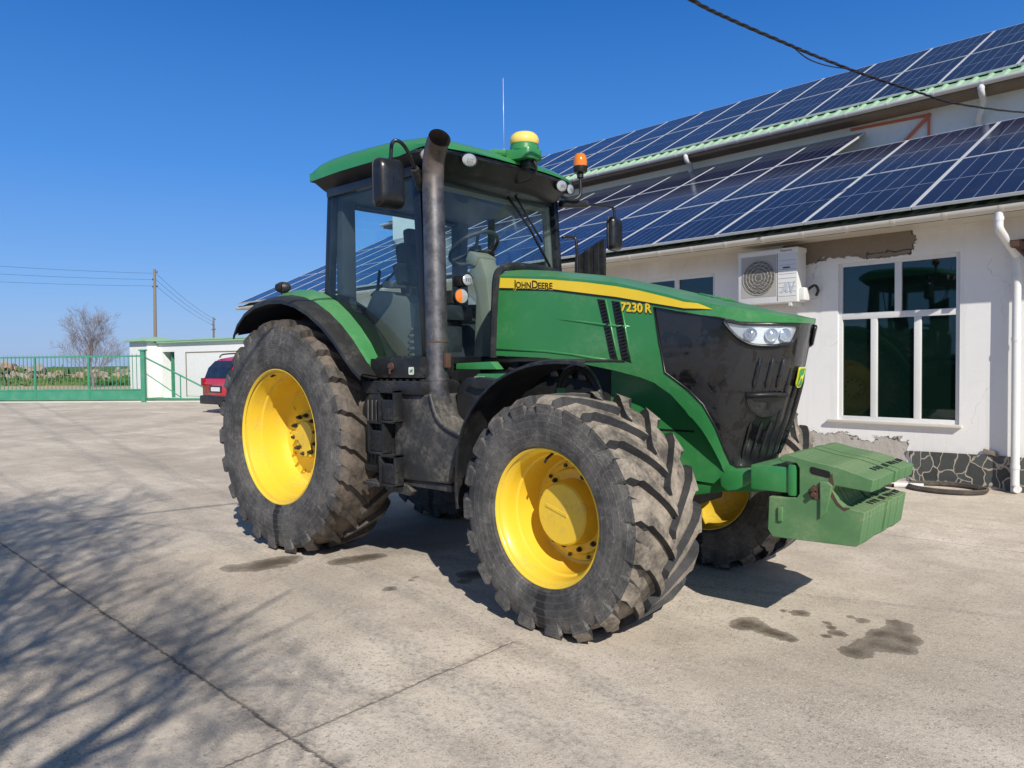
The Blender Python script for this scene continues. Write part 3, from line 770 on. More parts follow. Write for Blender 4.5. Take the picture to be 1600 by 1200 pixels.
# ------------------------------------------------------------------ cab
CAB = None
bm = bmesh.new()
YA, YC = .80, .80
def post(a, b, w, d, bev=.012, mi=0):
    a, b = Vector(a), Vector(b); z = (b - a); L = z.length; z.normalize()
    x = Vector((1, 0, 0)); x = (x - z * x.dot(z)).normalized(); y = z.cross(x)
    rot = Matrix((x, y, z)).transposed()
    box(bm, (a + b) / 2, (w, d, L), rot, bev, mi)
for sg in (-1, 1):
    post((1.50, sg * .79, 1.56), (1.405, sg * .79, 2.98), .085, .06)          # front posts
    post((.235, sg * .765, 1.95), (.32, sg * .765, 3.0), .07, .07)            # rear posts
    # curved lower frame following the fender
    lw = smooth_path([(.235, sg * .79, 2.10), (.30, sg * .79, 2.075), (.47, sg * .79, 1.99), (.66, sg * .79, 1.85), (.82, sg * .79, 1.69), (.93, sg * .79, 1.57), (1.02, sg * .79, 1.52), (1.5, sg * .79, 1.555)], 5)
    tube(bm, lw, .034, 8)
    box2(bm, (.30, sg * .76, 2.93), (1.43, sg * .82, 3.0), .01)
box2(bm, (1.37, -.80, 2.93), (1.43, .80, 3.0), .01)
box2(bm, (1.47, -.80, 1.545), (1.53, .80, 1.60), .01)
box2(bm, (.27, -.76, 2.92), (.34, .76, 3.0), .01)
box2(bm, (.20, -.76, 1.90), (.27, .76, 1.98), .01)
prism(bm, [(.24, 1.95), (.30, 2.05), (.45, 1.98), (.65, 1.83), (.82, 1.66), (.95, 1.52), (1.02, 1.45), (1.50, 1.5), (1.50, 1.20), (.60, 1.20), (.24, 1.6)], 'Y', -.70, .70, .02)
CAB = link('cab_frame', bm, M['satin'], T, True, 35)
bm = bmesh.new()  # inner trims: floor, pillar linings, headliner, beige consoles
prism(bm, [(.36, 2.02), (.52, 1.98), (.68, 1.84), (.86, 1.66), (1.0, 1.56), (1.46, 1.56), (1.46, 1.51), (.9, 1.49), (.36, 1.8)], 'Y', -.705, .705)
link('cab_floor', bm, M['seat'], CAB)
bm = bmesh.new()
box2(bm, (.30, -.74, 2.90), (1.40, .74, 2.955), .02)
box2(bm, (.30, -.735, 2.0), (.40, -.60, 2.92), .02); box2(bm, (.30, .60, 2.0), (.40, .735, 2.92), .02)
link('headliner', bm, M['headliner'], CAB, True, 35)
bm = bmesh.new()
for sg in (-1, 1):
    tube(bm, [(1.455, sg * .735, 1.60), (1.37, sg * .735, 2.92)], .035, 8)
    tube(bm, [(.62, sg * .75, 1.95), (.66, sg * .75, 2.92)], .0, 4) if False else None
tube(bm, [(1.36, -.72, 2.91), (1.36, .72, 2.91)], .035, 8)
link('pillar_trim', bm, M['beige'], CAB, True, 40)
bm = bmesh.new()  # B-post on the door side (left)
tube(bm, [(.72, .775, 1.60), (.66, .775, 2.3), (.68, .775, 2.95)], .035, 8)
link('door_post', bm, M['satin'], CAB, True, 40)
# glazing
def quad_glass(name, pts, th=.005):
    bm = bmesh.new(); bm.faces.new([bm.verts.new(p) for p in pts])
    return link(name, bm, M['cab_glass'], CAB)
bm = bmesh.new(); rows = []
for i in range(9):       # gently bowed windshield
    y = -.76 + 1.52 * i / 8; bow = .06 * (1 - (y / .76) ** 2)
    rows.append((bm.verts.new((1.515 + bow, y, 1.60)), bm.verts.new((1.465 + bow, y, 2.25)), bm.verts.new((1.415 + bow * .9, y, 2.94))))
for a, b in zip(rows, rows[1:]):
    for j in range(2): bm.faces.new((a[j], b[j], b[j + 1], a[j + 1]))
link('windshield', bm, M['cab_glass'], CAB, True)
for sg in (-1, 1):
    o = quad_glass('side_window', [(x, sg * .80, z) for x, z in [(.27, 2.10), (.34, 2.065), (.49, 1.985), (.68, 1.845), (.83, 1.69), (.94, 1.575), (1.03, 1.53), (1.465, 1.575), (1.375, 2.95), (.335, 2.95)]])
    # printed black band along the lower rear corner of the glass
    bm = bmesh.new(); bm.faces.new([bm.verts.new((x, sg * .806, z)) for x, z in [(.262, 2.11), (.34, 2.065), (.49, 1.985), (.68, 1.845), (.83, 1.69), (.94, 1.575), (.985, 1.55), (1.00, 1.66), (.92, 1.80), (.86, 1.885), (.74, 1.945), (.60, 1.99), (.55, 2.09), (.45, 2.12), (.36, 2.125), (.27, 2.128)]])
    link('glass_band', bm, M['satin'], o)
o = quad_glass('rear_window', [(.245, -.70, 2.0), (.245, .70, 2.0), (.315, .70, 2.92), (.315, -.70, 2.92)])
bm = bmesh.new()
tube(bm, smooth_path([(.30, -.66, 2.04), (.33, -.66, 2.5), (.36, -.66, 2.84), (.36, -.5, 2.88), (.36, .5, 2.88), (.36, .66, 2.84), (.33, .66, 2.5), (.30, .66, 2.04)], 3), .025, 6)
link('window_surround', bm, M['satin'], o, True)
# driver's place
bm = bmesh.new()
box(bm, (.72, 0, 1.98), (.48, .48, .14), None, .05); box(bm, (.55, 0, 2.30), (.13, .46, .62), Matrix.Rotation(R(-10), 3, 'Y'), .05)
box(bm, (.50, 0, 2.66), (.09, .28, .16), Matrix.Rotation(R(-8), 3, 'Y'), .03); box(bm, (.72, 0, 1.78), (.34, .34, .3), None, .04)
link('seat', bm, M['seat'], T, True, 40)
bm = bmesh.new()
prism(bm, [(.50, 2.0), (.62, 2.16), (.86, 2.12), (1.10, 2.03), (1.13, 1.98), (1.10, 1.56), (.9, 1.56), (.60, 1.80)], 'Y', -.60, -.34, .025)
tube(bm, [(.92, -.48, 2.10), (.95, -.48, 2.22)], .02, 8); box(bm, (.80, -.47, 2.20), (.34, .10, .06), Matrix.Rotation(R(4), 3, 'Y'), .02)
for i in range(5): box(bm, (1.135, -.62 + .02 * 0, 1.62 + .05 * i), (.06, .05, .022), None, .006)
link('side_console', bm, M['beige'], T, True, 35)
bm = bmesh.new()
box(bm, (.98, -.54, 2.26), (.07, .22, .17), Matrix.Rotation(R(-20), 3, 'Y'), .015); tube(bm, [(.94, -.50, 2.12), (.97, -.53, 2.22)], .014, 6)
tube(bm, [(.94, -.40, 2.10), (.98, -.40, 2.24)], .012, 8); box(bm, (.99, -.40, 2.26), (.05, .045, .08), None, .015)
link('monitor', bm, M['plastic'], T, True, 35)
bm = bmesh.new()
prism(bm, [(1.26, 1.56), (1.46, 1.56), (1.47, 1.9), (1.42, 2.25), (1.36, 2.40), (1.26, 2.42), (1.22, 2.30), (1.30, 2.1), (1.28, 1.8)], 'Y', -.095, .095, .03)
box(bm, (1.28, 0, 2.40), (.13, .24, .10), Matrix.Rotation(R(28), 3, 'Y'), .03)
link('steering_column', bm, M['beige'], T, True, 35)
bm = bmesh.new()
prof = []
ring = [(math.cos(2 * math.pi * i / 40) * .215, math.sin(2 * math.pi * i / 40) * .215, 0) for i in range(41)]
tube(bm, ring, .017, 8, False)
for a in (90, 210, 330): tube(bm, [(0, 0, -.03), (math.cos(R(a)) * .21, math.sin(R(a)) * .21, 0)], .014, 6)
lathe(bm, [(-.05, .04), (-.01, .06), (.005, .05), (.008, .001)], 'Z', 20)
bmesh.ops.transform(bm, matrix=Matrix.Translation((1.20, 0, 2.50)) @ Matrix.Rotation(R(-32), 4, 'Y'), verts=bm.verts[:])
link('steering_wheel', bm, M['plastic_grey'], T, True, 50)
# wiper on the windshield
bm = bmesh.new()
tube(bm, [(1.495, .18, 2.93), (1.505, .40, 2.70), (1.50, .53, 2.58)], .009, 6); tube(bm, [(1.49, .10, 2.90), (1.515, .35, 2.67), (1.505, .63, 2.37)], .011, 6)
link('wiper', bm, M['satin'], CAB, True)
bm = bmesh.new()
tube(bm, [(.27, -.35, 2.15), (.30, .10, 2.55), (.31, .25, 2.86)], .012, 6); tube(bm, [(.265, -.30, 2.05), (.28, -.26, 2.38)], .014, 6)
link('wiper', bm, M['satin'], CAB, True)

# roof
def ro(y): return 1.745 - .16 * (abs(y) / .84) ** 3      # front edge in plan
def rr(y): return .035 + .06 * (abs(y) / .84) ** 2.5
def roof_shell(name, mat, zof, inset, parent, thick=.0, NY=24, NX=22):
    bm = bmesh.new(); rows = []
    for j in range(NY + 1):
        v = -1 + 2 * j / NY; y = (.84 - inset) * math.copysign(abs(v) ** .8, v)
        row = []
        for i in range(NX + 1):
            u = i / NX; u = .5 - .5 * math.cos(math.pi * u)
            x0, x1 = rr(y) + inset, ro(y) - inset; x = x0 + (x1 - x0) * u
            row.append(bm.verts.new((x, y, zof(x, y, u, abs(v)))))
        rows.append(row)
    for a, b in zip(rows, rows[1:]):
        for i in range(NX): bm.faces.new((a[i], a[i + 1], b[i + 1], b[i]))
    return bm, rows
def z_edge(x, y):  # lower lip of the green shell
    return 3.175 - .072 * max(0, (x - .9) / .85) ** 1.5 - .02 * max(0, (.5 - x) / .5) + .0 * y
def z_top(x, y, u, v):
    e = min(1, min(u, 1 - u) * 5.5 * .9, (1 - v) * 3.2); e = max(0, e); dome = 1 - (1 - e) ** 2.4
    return z_edge(x, y) + dome * (.135 - .05 * u)
bm, rows = roof_shell('roof', None, z_top, 0, T)
edge = [rows[0][i] for i in range(23)] + [rows[j][22] for j in range(1, 25)] + [rows[24][i] for i in range(21, -1, -1)] + [rows[j][0] for j in range(23, 0, -1)]
low = [bm.verts.new((v.co.x, v.co.y, v.co.z - (.020 if v.co.x > 1.5 else .020 + .048 * min(1, (1.5 - v.co.x) / .25)))) for v in edge]
n = len(edge)
for i in range(n): bm.faces.new((edge[i], edge[(i + 1) % n], low[(i + 1) % n], low[i]))
ROOF = link('roof', bm, M['green_roof'], T, True, 50)
# black under-shell
bm, rows = roof_shell('r', None, lambda x, y, u, v: z_edge(x, y) - .03, .012, T)
edge = [rows[0][i] for i in range(23)] + [rows[j][22] for j in range(1, 25)] + [rows[24][i] for i in range(21, -1, -1)] + [rows[j][0] for j in range(23, 0, -1)]
def under(v, k, d):
    c = Vector((.85, 0, 0)); return bm.verts.new((v.co.x + (c.x - v.co.x) * k, v.co.y * (1 - k), v.co.z - d))
prev = edge
for k, d in ((-.012, .005), (-.012, .028), (.02, .045), (.09, .11), (.14, .15), (.2, .155), (.999, .155)):
    cur = [under(v, k, d) for v in edge]
    for i in range(n): bm.faces.new((prev[i], prev[(i + 1) % n], cur[(i + 1) % n], cur[i]))
    prev = cur
link('roof_underside', bm, M['plastic'], ROOF, True, 40)
# roof work lights
def work_light(loc, d, r, parent=ROOF, ax=1.35):
    z = Vector(d).normalized(); x = Vector((0, 0, 1)).cross(z).normalized(); y = z.cross(x)
    Mx = Matrix((x, y, z)).transposed().to_4x4(); Mx.translation = Vector(loc)
    bm = bmesh.new(); lathe(bm, [(-.06, r * .7), (.0, r * 1.12), (.012, r * 1.1), (.010, r)], 'Z', 24)
    bmesh.ops.transform(bm, matrix=Mx @ Matrix.Diagonal((ax, 1, 1, 1)), verts=bm.verts[:]); h = link('work_light', bm, M['plastic'], parent, True, 40)
    bm = bmesh.new(); rg = lathe(bm, [(.006, r), (.012, r * .8), (.017, r * .4), (.018, .001)], 'Z', 24)
    bmesh.ops.transform(bm, matrix=Mx @ Matrix.Diagonal((ax, 1, 1, 1)), verts=bm.verts[:]); link('light_lens', bm, M['lamp_white'], h, True, 50)
    bm = bmesh.new()
    for k in range(3): tube(bm, [(-.4 * r + .4 * r * k, -.25 * r, .019), (-.4 * r + .4 * r * k, .25 * r, .021)], .006, 6)
    bmesh.ops.transform(bm, matrix=Mx, verts=bm.verts[:]); link('light_bulb', bm, M['chrome'], h)
    return h
WL = [((1.70, -.555, 3.035), (1, -.22, -.30), .046), ((1.545, -.805, 3.055), (.75, -.65, -.25), .045), ((1.71, .53, 3.025), (1, -.1, -.2), .046), ((1.67, .70, 3.03), (.95, .1, -.1), .042)]
for a, d, r in WL: work_light(a, d, r)
# satellite receiver on the roof front
bm = bmesh.new()
prism(bm, round_poly([(1.50, -.16), (1.66, -.13), (1.88, -.09), (1.88, .09), (1.66, .13), (1.50, .16)], .05), 'Z', 3.115, 3.195, .015)
lathe(bm, [(3.19, .115), (3.23, .112), (3.232, .104), (3.245, .104)], 'Z', 28, (1.76, .0, 0))
tube(bm, [(1.70, -.14, 3.165), (1.58, -.20, 3.18)], .028, 10)
REC = link('satellite_receiver', bm, M['green'], ROOF, True, 35)
bm = bmesh.new(); lathe(bm, [(3.243, .106), (3.257, .114), (3.285, .114), (3.310, .103), (3.329, .082), (3.337, .05), (3.339, .001)], 'Z', 32, (1.76, 0, 0)); link('receiver_dome', bm, M['gps_yellow'], REC, True, 40)
bm = bmesh.new(); box(bm, (1.80, 0, 3.09), (.09, .10, .06), None, .012); link('receiver_base', bm, M['decal_black'], REC, True, 40)
bm = bmesh.new(); tube(bm, smooth_path([(1.85, 0, 3.11), (1.87, .01, 3.06), (1.83, .03, 3.0), (1.72, .02, 2.97), (1.60, 0, 2.98)], 5), .010, 8); link('receiver_cable', bm, M['cable'], REC, True)
# antenna rod
bm = bmesh.new(); tube(bm, [(1.50, .05, 3.22), (1.50, .05, 3.27)], .012, 8); tube(bm, [(1.50, .05, 3.27), (1.50, .05, 3.84)], [.0035, .0022], 6); link('antenna', bm, M['alu'], ROOF, True)
# amber beacon on a bent tube, left front corner
bm = bmesh.new(); tube(bm, smooth_path([(1.50, .80, 3.01), (1.53, .92, 2.995), (1.57, .985, 3.04), (1.57, .99, 3.15), (1.57, .99, 3.21)], 6), .014, 10); lathe(bm, [(3.195, .03), (3.23, .03), (3.24, .02)], 'Z', 16, (1.57, .99, 0))
BE = link('beacon_arm', bm, M['bolt'], ROOF, True, 40)
bm = bmesh.new(); lathe(bm, [(3.23, .02), (3.24, .055), (3.265, .064), (3.295, .064), (3.296, .001)], 'Z', 24, (1.57, .99, 0)); link('beacon_base', bm, M['decal_black'], BE, True, 40)
bm = bmesh.new(); lathe(bm, [(3.293, .062), (3.34, .062), (3.38, .056), (3.405, .04), (3.414, .015), (3.415, .001)], 'Z', 24, (1.57, .99, 0)); link('beacon', bm, M['amber'], BE, True, 40)

# mirrors
def mirror(arm, head, yaw, w, h, dep, rad=.013):
    bm = bmesh.new(); tube(bm, smooth_path(arm, 6), rad, 10)
    a = link('mirror_arm', bm, M['satin'], T, True, 40)
    bm = bmesh.new()
    out = round_poly([(-w / 2, -h / 2), (w / 2, -h / 2), (w / 2 * .96, h / 2), (-w / 2, h / 2)], w * .24, 5)
    loops = []
    for x, k in ((-.012, .98), (.0, 1.0), (dep * .45, .97), (dep * .8, .86), (dep, .60), (dep * 1.04, .25), (dep * 1.05, .01)):
        loops.append([bm.verts.new((x, p[0] * k, p[1] * (1 - (1 - k) * .75))) for p in out])
    m = len(out)
    for A, B in zip(loops, loops[1:]):
        for i in range(m): bm.faces.new((A[i], A[(i + 1) % m], B[(i + 1) % m], B[i]))
    bm.faces.new(loops[0][::-1])
    bmesh.ops.transform(bm, matrix=Matrix.Translation(head) @ Matrix.Rotation(R(yaw), 4, 'Z'), verts=bm.verts[:])
    hd = link('mirror', bm, M['satin'], a, True, 40)
    bm = bmesh.new(); bm.faces.new([bm.verts.new((-.0135, p[0] * .9, p[1] * .92)) for p in out])
    bmesh.ops.transform(bm, matrix=Matrix.Translation(head) @ Matrix.Rotation(R(yaw), 4, 'Z'), verts=bm.verts[:])
    link('mirror_glass', bm, M['chrome'], hd)
    bm = bmesh.new(); tube(bm, [(.004, p[0] * 1.0, p[1] * 1.0) for p in out + out[:2]], .006, 6, False)
    bmesh.ops.transform(bm, matrix=Matrix.Translation(head) @ Matrix.Rotation(R(yaw), 4, 'Z'), verts=bm.verts[:])
    link('mirror_rim', bm, M['plastic_grey'], hd, True)
    return a
mirror([(1.47, -.80, 2.80), (1.52, -.90, 2.905), (1.56, -1.02, 3.03), (1.555, -1.09, 3.085), (1.53, -1.13, 3.07), (1.515, -1.135, 2.96)], (1.475, -1.13, 2.80), -14, .225, .335, .085)
mirror([(1.45, .84, 2.95), (1.52, 1.12, 2.985), (1.59, 1.36, 2.995), (1.62, 1.44, 2.98), (1.625, 1.45, 2.90)], (1.60, 1.45, 2.745), 8, .20, .31, .075)
bm = bmesh.new(); tube(bm, [(1.46, -.81, 2.82), (1.53, -.93, 2.93)], .030, 10); tube(bm, [(1.46, .84, 2.955), (1.53, 1.14, 2.99)], .034, 10)
link('mirror_bracket', bm, M['plastic'], T, True, 40)
# grab rail and dark shield on the far side of the cab
bm = bmesh.new(); tube(bm, smooth_path([(1.48, .84, 2.66), (1.50, .96, 2.67), (1.52, .99, 2.62), (1.53, .99, 2.2)], 5), .014, 8); link('grab_rail', bm, M['satin'], CAB, True)
bm = bmesh.new()
for i in range(6):
    a, b = 1.49 + .053 * i, 1.543 + .053 * i; za, zb = 2.50 + .022 * i, 2.522 + .022 * i
    prism(bm, [(a, 2.02), (a, za), (b, zb), (b, 2.02)], 'Y', 1.0 + .012 * (i % 2), 1.03 + .012 * (i % 2), .006)
box2(bm, (1.45, .84, 2.1), (1.50, 1.01, 2.16), .006)
link('mud_shield', bm, M['plastic'], CAB, True, 35)

# exhaust stack
bm = bmesh.new()
pth = smooth_path([(1.592, -.80, 1.42), (1.59, -.80, 1.9), (1.585, -.80, 2.4), (1.578, -.80, 2.82), (1.584, -.804, 2.93), (1.612, -.818, 3.015), (1.668, -.845, 3.08), (1.735, -.876, 3.118)], 6)
tube(bm, pth, .079, 24, False)
tube(bm, pth[::-1], .073, 24, False)
ends = [(pth[-1], (pth[-1] - pth[-2]).normalized())]
EX = link('exhaust_stack', bm, M['exhaust'], T, True, 40, normals=False)
bm = bmesh.new()
tube(bm, smooth_path([(1.592, -.80, 1.47), (1.592, -.80, 1.36), (1.600, -.785, 1.285), (1.602, -.73, 1.235), (1.595, -.62, 1.215), (1.58, -.48, 1.215)], 6), .083, 24)
for z in (1.44, 1.335): lathe(bm, [(z - .012, .082), (z - .012, .088), (z + .012, .088), (z + .012, .082)], 'Z', 24, (1.592, -.80, 0))
link('exhaust_elbow', bm, M['exhaust'], EX, True, 40)
bm = bmesh.new(); lathe(bm, [(1.70, .0785), (1.70, .0825), (1.712, .0825), (1.712, .0785)], 'Z', 24, (1.592, -.80, 0)); box(bm, (1.69, -.79, 1.57), (.03, .05, .10), None, .006); tube(bm, [(1.60, -.70, 1.52), (1.60, -.80, 1.52)], .02, 8); link('exhaust_clamp', bm, M['rust'], EX, True, 40)

# lamps on the cab front corner beside the stack
bm = bmesh.new()
lathe(bm, [(-.06, .045), (.0, .055), (.02, .056), (.022, .05)], 'X', 24); 
bmesh.ops.transform(bm, matrix=Matrix.Translation((1.70, -.66, 2.035)) @ Matrix.Rotation(R(-18), 4, 'Z'), verts=bm.verts[:])
box(bm, (1.60, -.68, 2.03), (.14, .08, .10), None, .02)
TL = link('turn_signal', bm, M['plastic'], T, True, 40)
for a, b, mt in ((0, math.pi, M['lamp_white']), (math.pi, 2 * math.pi, M['amber'])):
    bm = bmesh.new(); c = bm.verts.new((.034, 0, 0)); prev = None
    for i in range(13):
        t = a + (b - a) * i / 12; v1 = bm.verts.new((.028, -.028 * -math.sin(t), .028 * math.cos(t))); v2 = bm.verts.new((.021, .05 * math.sin(t), .05 * math.cos(t)))
        if prev: bm.faces.new((prev[0], v1, c)); bm.faces.new((prev[0], prev[1], v2, v1))
        prev = (v1, v2)
    bmesh.ops.transform(bm, matrix=Matrix.Translation((1.70, -.66, 2.035)) @ Matrix.Rotation(R(-18), 4, 'Z'), verts=bm.verts[:])
    link('signal_lens', bm, mt, TL, True)
work_light((1.72, -.61, 2.155), (1, -.25, .05), .042, T, 1.0)
bm = bmesh.new(); tube(bm, [(1.62, -.62, 2.02), (1.66, -.62, 2.10)], .02, 8); box(bm, (1.66, -.61, 2.15), (.10, .085, .085), None, .02); link('lamp_bracket', bm, M['plastic'], T, True, 40)

# ------------------------------------------------------------------ right hand side: tool box, tank, steps
bm = bmesh.new(); box2(bm, (.99, -.93, 1.447), (1.565, -.60, 1.592), .008); box2(bm, (1.02, -.90, 1.585), (1.55, -.62, 1.602), .006)
for i in range(4): box(bm, (1.10 + .12 * i, -.86, 1.604), (.05, .04, .012), None, .004)
TB = link('tool_box', bm, M['plastic'], T, True, 35)
bm = bmesh.new(); tube(bm, [(1.24, -.93, 1.53), (1.24, -.945, 1.53)], .03, 14); tube(bm, [(1.24, -.945, 1.53), (1.24, -.955, 1.53)], .016, 8); box(bm, (1.24, -.95, 1.50), (.016, .01, .05), None, .003); link('box_latch', bm, M['rust'], TB, True, 40)
bm = bmesh.new(); prism(bm, round_poly([(1.435, 1.472), (1.49, 1.472), (1.49, 1.527), (1.435, 1.527)], .01), 'Y', -.9335, -.931)
LG = link('box_emblem', bm, M['white'], TB)
bm = bmesh.new(); prism(bm, [(1.445, 1.485), (1.455, 1.507), (1.475, 1.511), (1.48, 1.52), (1.483, 1.505), (1.477, 1.495), (1.483, 1.48), (1.47, 1.492), (1.46, 1.49)], 'Y', -.935, -.9345); link('emblem_animal', bm, M['emblem_green'], LG)
bm = bmesh.new()
TK = [(1.255, .70), (1.83, .715), (1.87, .80), (1.965, 1.06), (1.90, 1.075), (1.80, 1.115), (1.725, 1.18), (1.68, 1.27), (1.655, 1.33), (1.255, 1.33)]
prism(bm, TK, 'Y', -.93, -.40, .025, segs=3)
TANK = link('fuel_tank', bm, M['plastic_grey'], T, True, 35)
bm = bmesh.new(); tube(bm, smooth_path([(1.665, -.935, 1.335), (1.685, -.935, 1.27), (1.73, -.935, 1.18), (1.80, -.935, 1.12), (1.90, -.935, 1.08), (1.96, -.935, 1.066)], 5), .016, 8); link('tank_rib', bm, M['plastic_grey'], TANK, True)
bm = bmesh.new(); box2(bm, (.90, -.96, 1.325), (1.60, -.55, 1.425), .02)
for i in range(9): box(bm, (.95 + .075 * i, -.76, 1.432), (.03, .32, .012), None, .003)
link('step_ledge', bm, M['plastic'], TANK, True, 35)
bm = bmesh.new(); box2(bm, (1.26, -.90, .655), (1.83, -.45, .705), .01); link('tank_tray', bm, M['plastic_grey'], TANK, True, 35)
bm = bmesh.new()
prism(bm, round_poly([(.92, .74), (1.24, .72), (1.24, 1.33), (.98, 1.33), (.90, 1.22)], .05), 'Y', -.95, -.55, .02)
ST = link('step_housing', bm, M['plastic'], T, True, 35)
def pocket(x0, z0, x1, z1):
    bm = bmesh.new(); t = .02
    for a, b in (((x0, z0), (x0 + t, z1)), ((x1 - t, z0), (x1, z1)), ((x0, z1 - t), (x1, z1)), ((x0, z0), (x1, z0 + t * .8))):
        box2(bm, (a[0], -1.025, a[1]), (b[0], -.945, b[1]), .004)
    zz = z0 + (z1 - z0) * .70
    box2(bm, (x0 + t, -1.01, z0 + t), (x1 - t, -.95, zz), .004)
    s = link('step', bm, M['plastic'], ST, True, 35)
    bm = bmesh.new(); box2(bm, (x0 + .055, -1.012, z0 + .115), (x1 - .055, -1.002, zz - .012), .002)
    for i in range(3): tube(bm, [(x0 + .05 + .04 * i, -1.0125, z0 + .07 - .015 * (i % 2)), (x0 + .05 + .04 * i, -1.009, z0 + .07 - .015 * (i % 2))], .009, 8)
    link('step_holes', bm, M['decal_black'], s)
    return s
pocket(1.19, 1.12, 1.38, 1.36); pocket(1.06, .885, 1.25, 1.13); pocket(1.19, .655, 1.38, .89)
bm = bmesh.new(); box2(bm, (1.00, -1.03, .645), (1.20, -.80, .672), .006)
prism(bm, [(1.00, .70), (1.38, .66), (1.44, .62), (1.40, .585), (1.15, .60)], 'Y', -.92, -.86, .01)
for i in range(4): box(bm, (1.03 + .045 * i, -.92, .676), (.02, .18, .01), None, .002)
link('lower_step', bm, M['plastic_grey'], ST, True, 35)
bm = bmesh.new()
for i in range(5): tube(bm, [(.97 + .05 * i, -.953, .8 + .02 * (i % 2)), (.985 + .05 * i, -.953, 1.28)], .006, 5)
link('housing_rib', bm, M['plastic_grey'], ST, True)
# green cab mount beam and bracketry between stack and hood
bm = bmesh.new(); prism(bm, [(1.64, 1.505), (1.645, 1.55), (1.99, 1.56), (2.05, 1.505)], 'Y', -.66, -.58, .008); prism(bm, [(1.80, 1.42), (1.86, 1.475), (2.20, 1.475), (2.30, 1.44), (2.2, 1.37), (2.0, 1.40)], 'Y', -.66, -.5, .01)
link('cab_mount', bm, M['green'], T, True, 35)
bm = bmesh.new(); prism(bm, [(1.70, 1.16), (1.70, 1.38), (1.80, 1.45), (2.02, 1.44), (2.16, 1.34), (2.12, 1.22), (1.98, 1.02), (1.85, 1.10)], 'Y', -.72, -.52, .03); prism(bm, [(1.84, 1.40), (1.95, 1.455), (2.18, 1.43), (2.12, 1.37), (1.95, 1.37)], 'Y', -.76, -.66, .012)
link('side_cover', bm, M['plastic'], T, True, 35)
bm = bmesh.new()
for x in (1.86, 1.92): tube(bm, [(x, -.66, 1.445), (x, -.68, 1.445)], .016, 6)
link('mount_bolt', bm, M['chrome'], T)
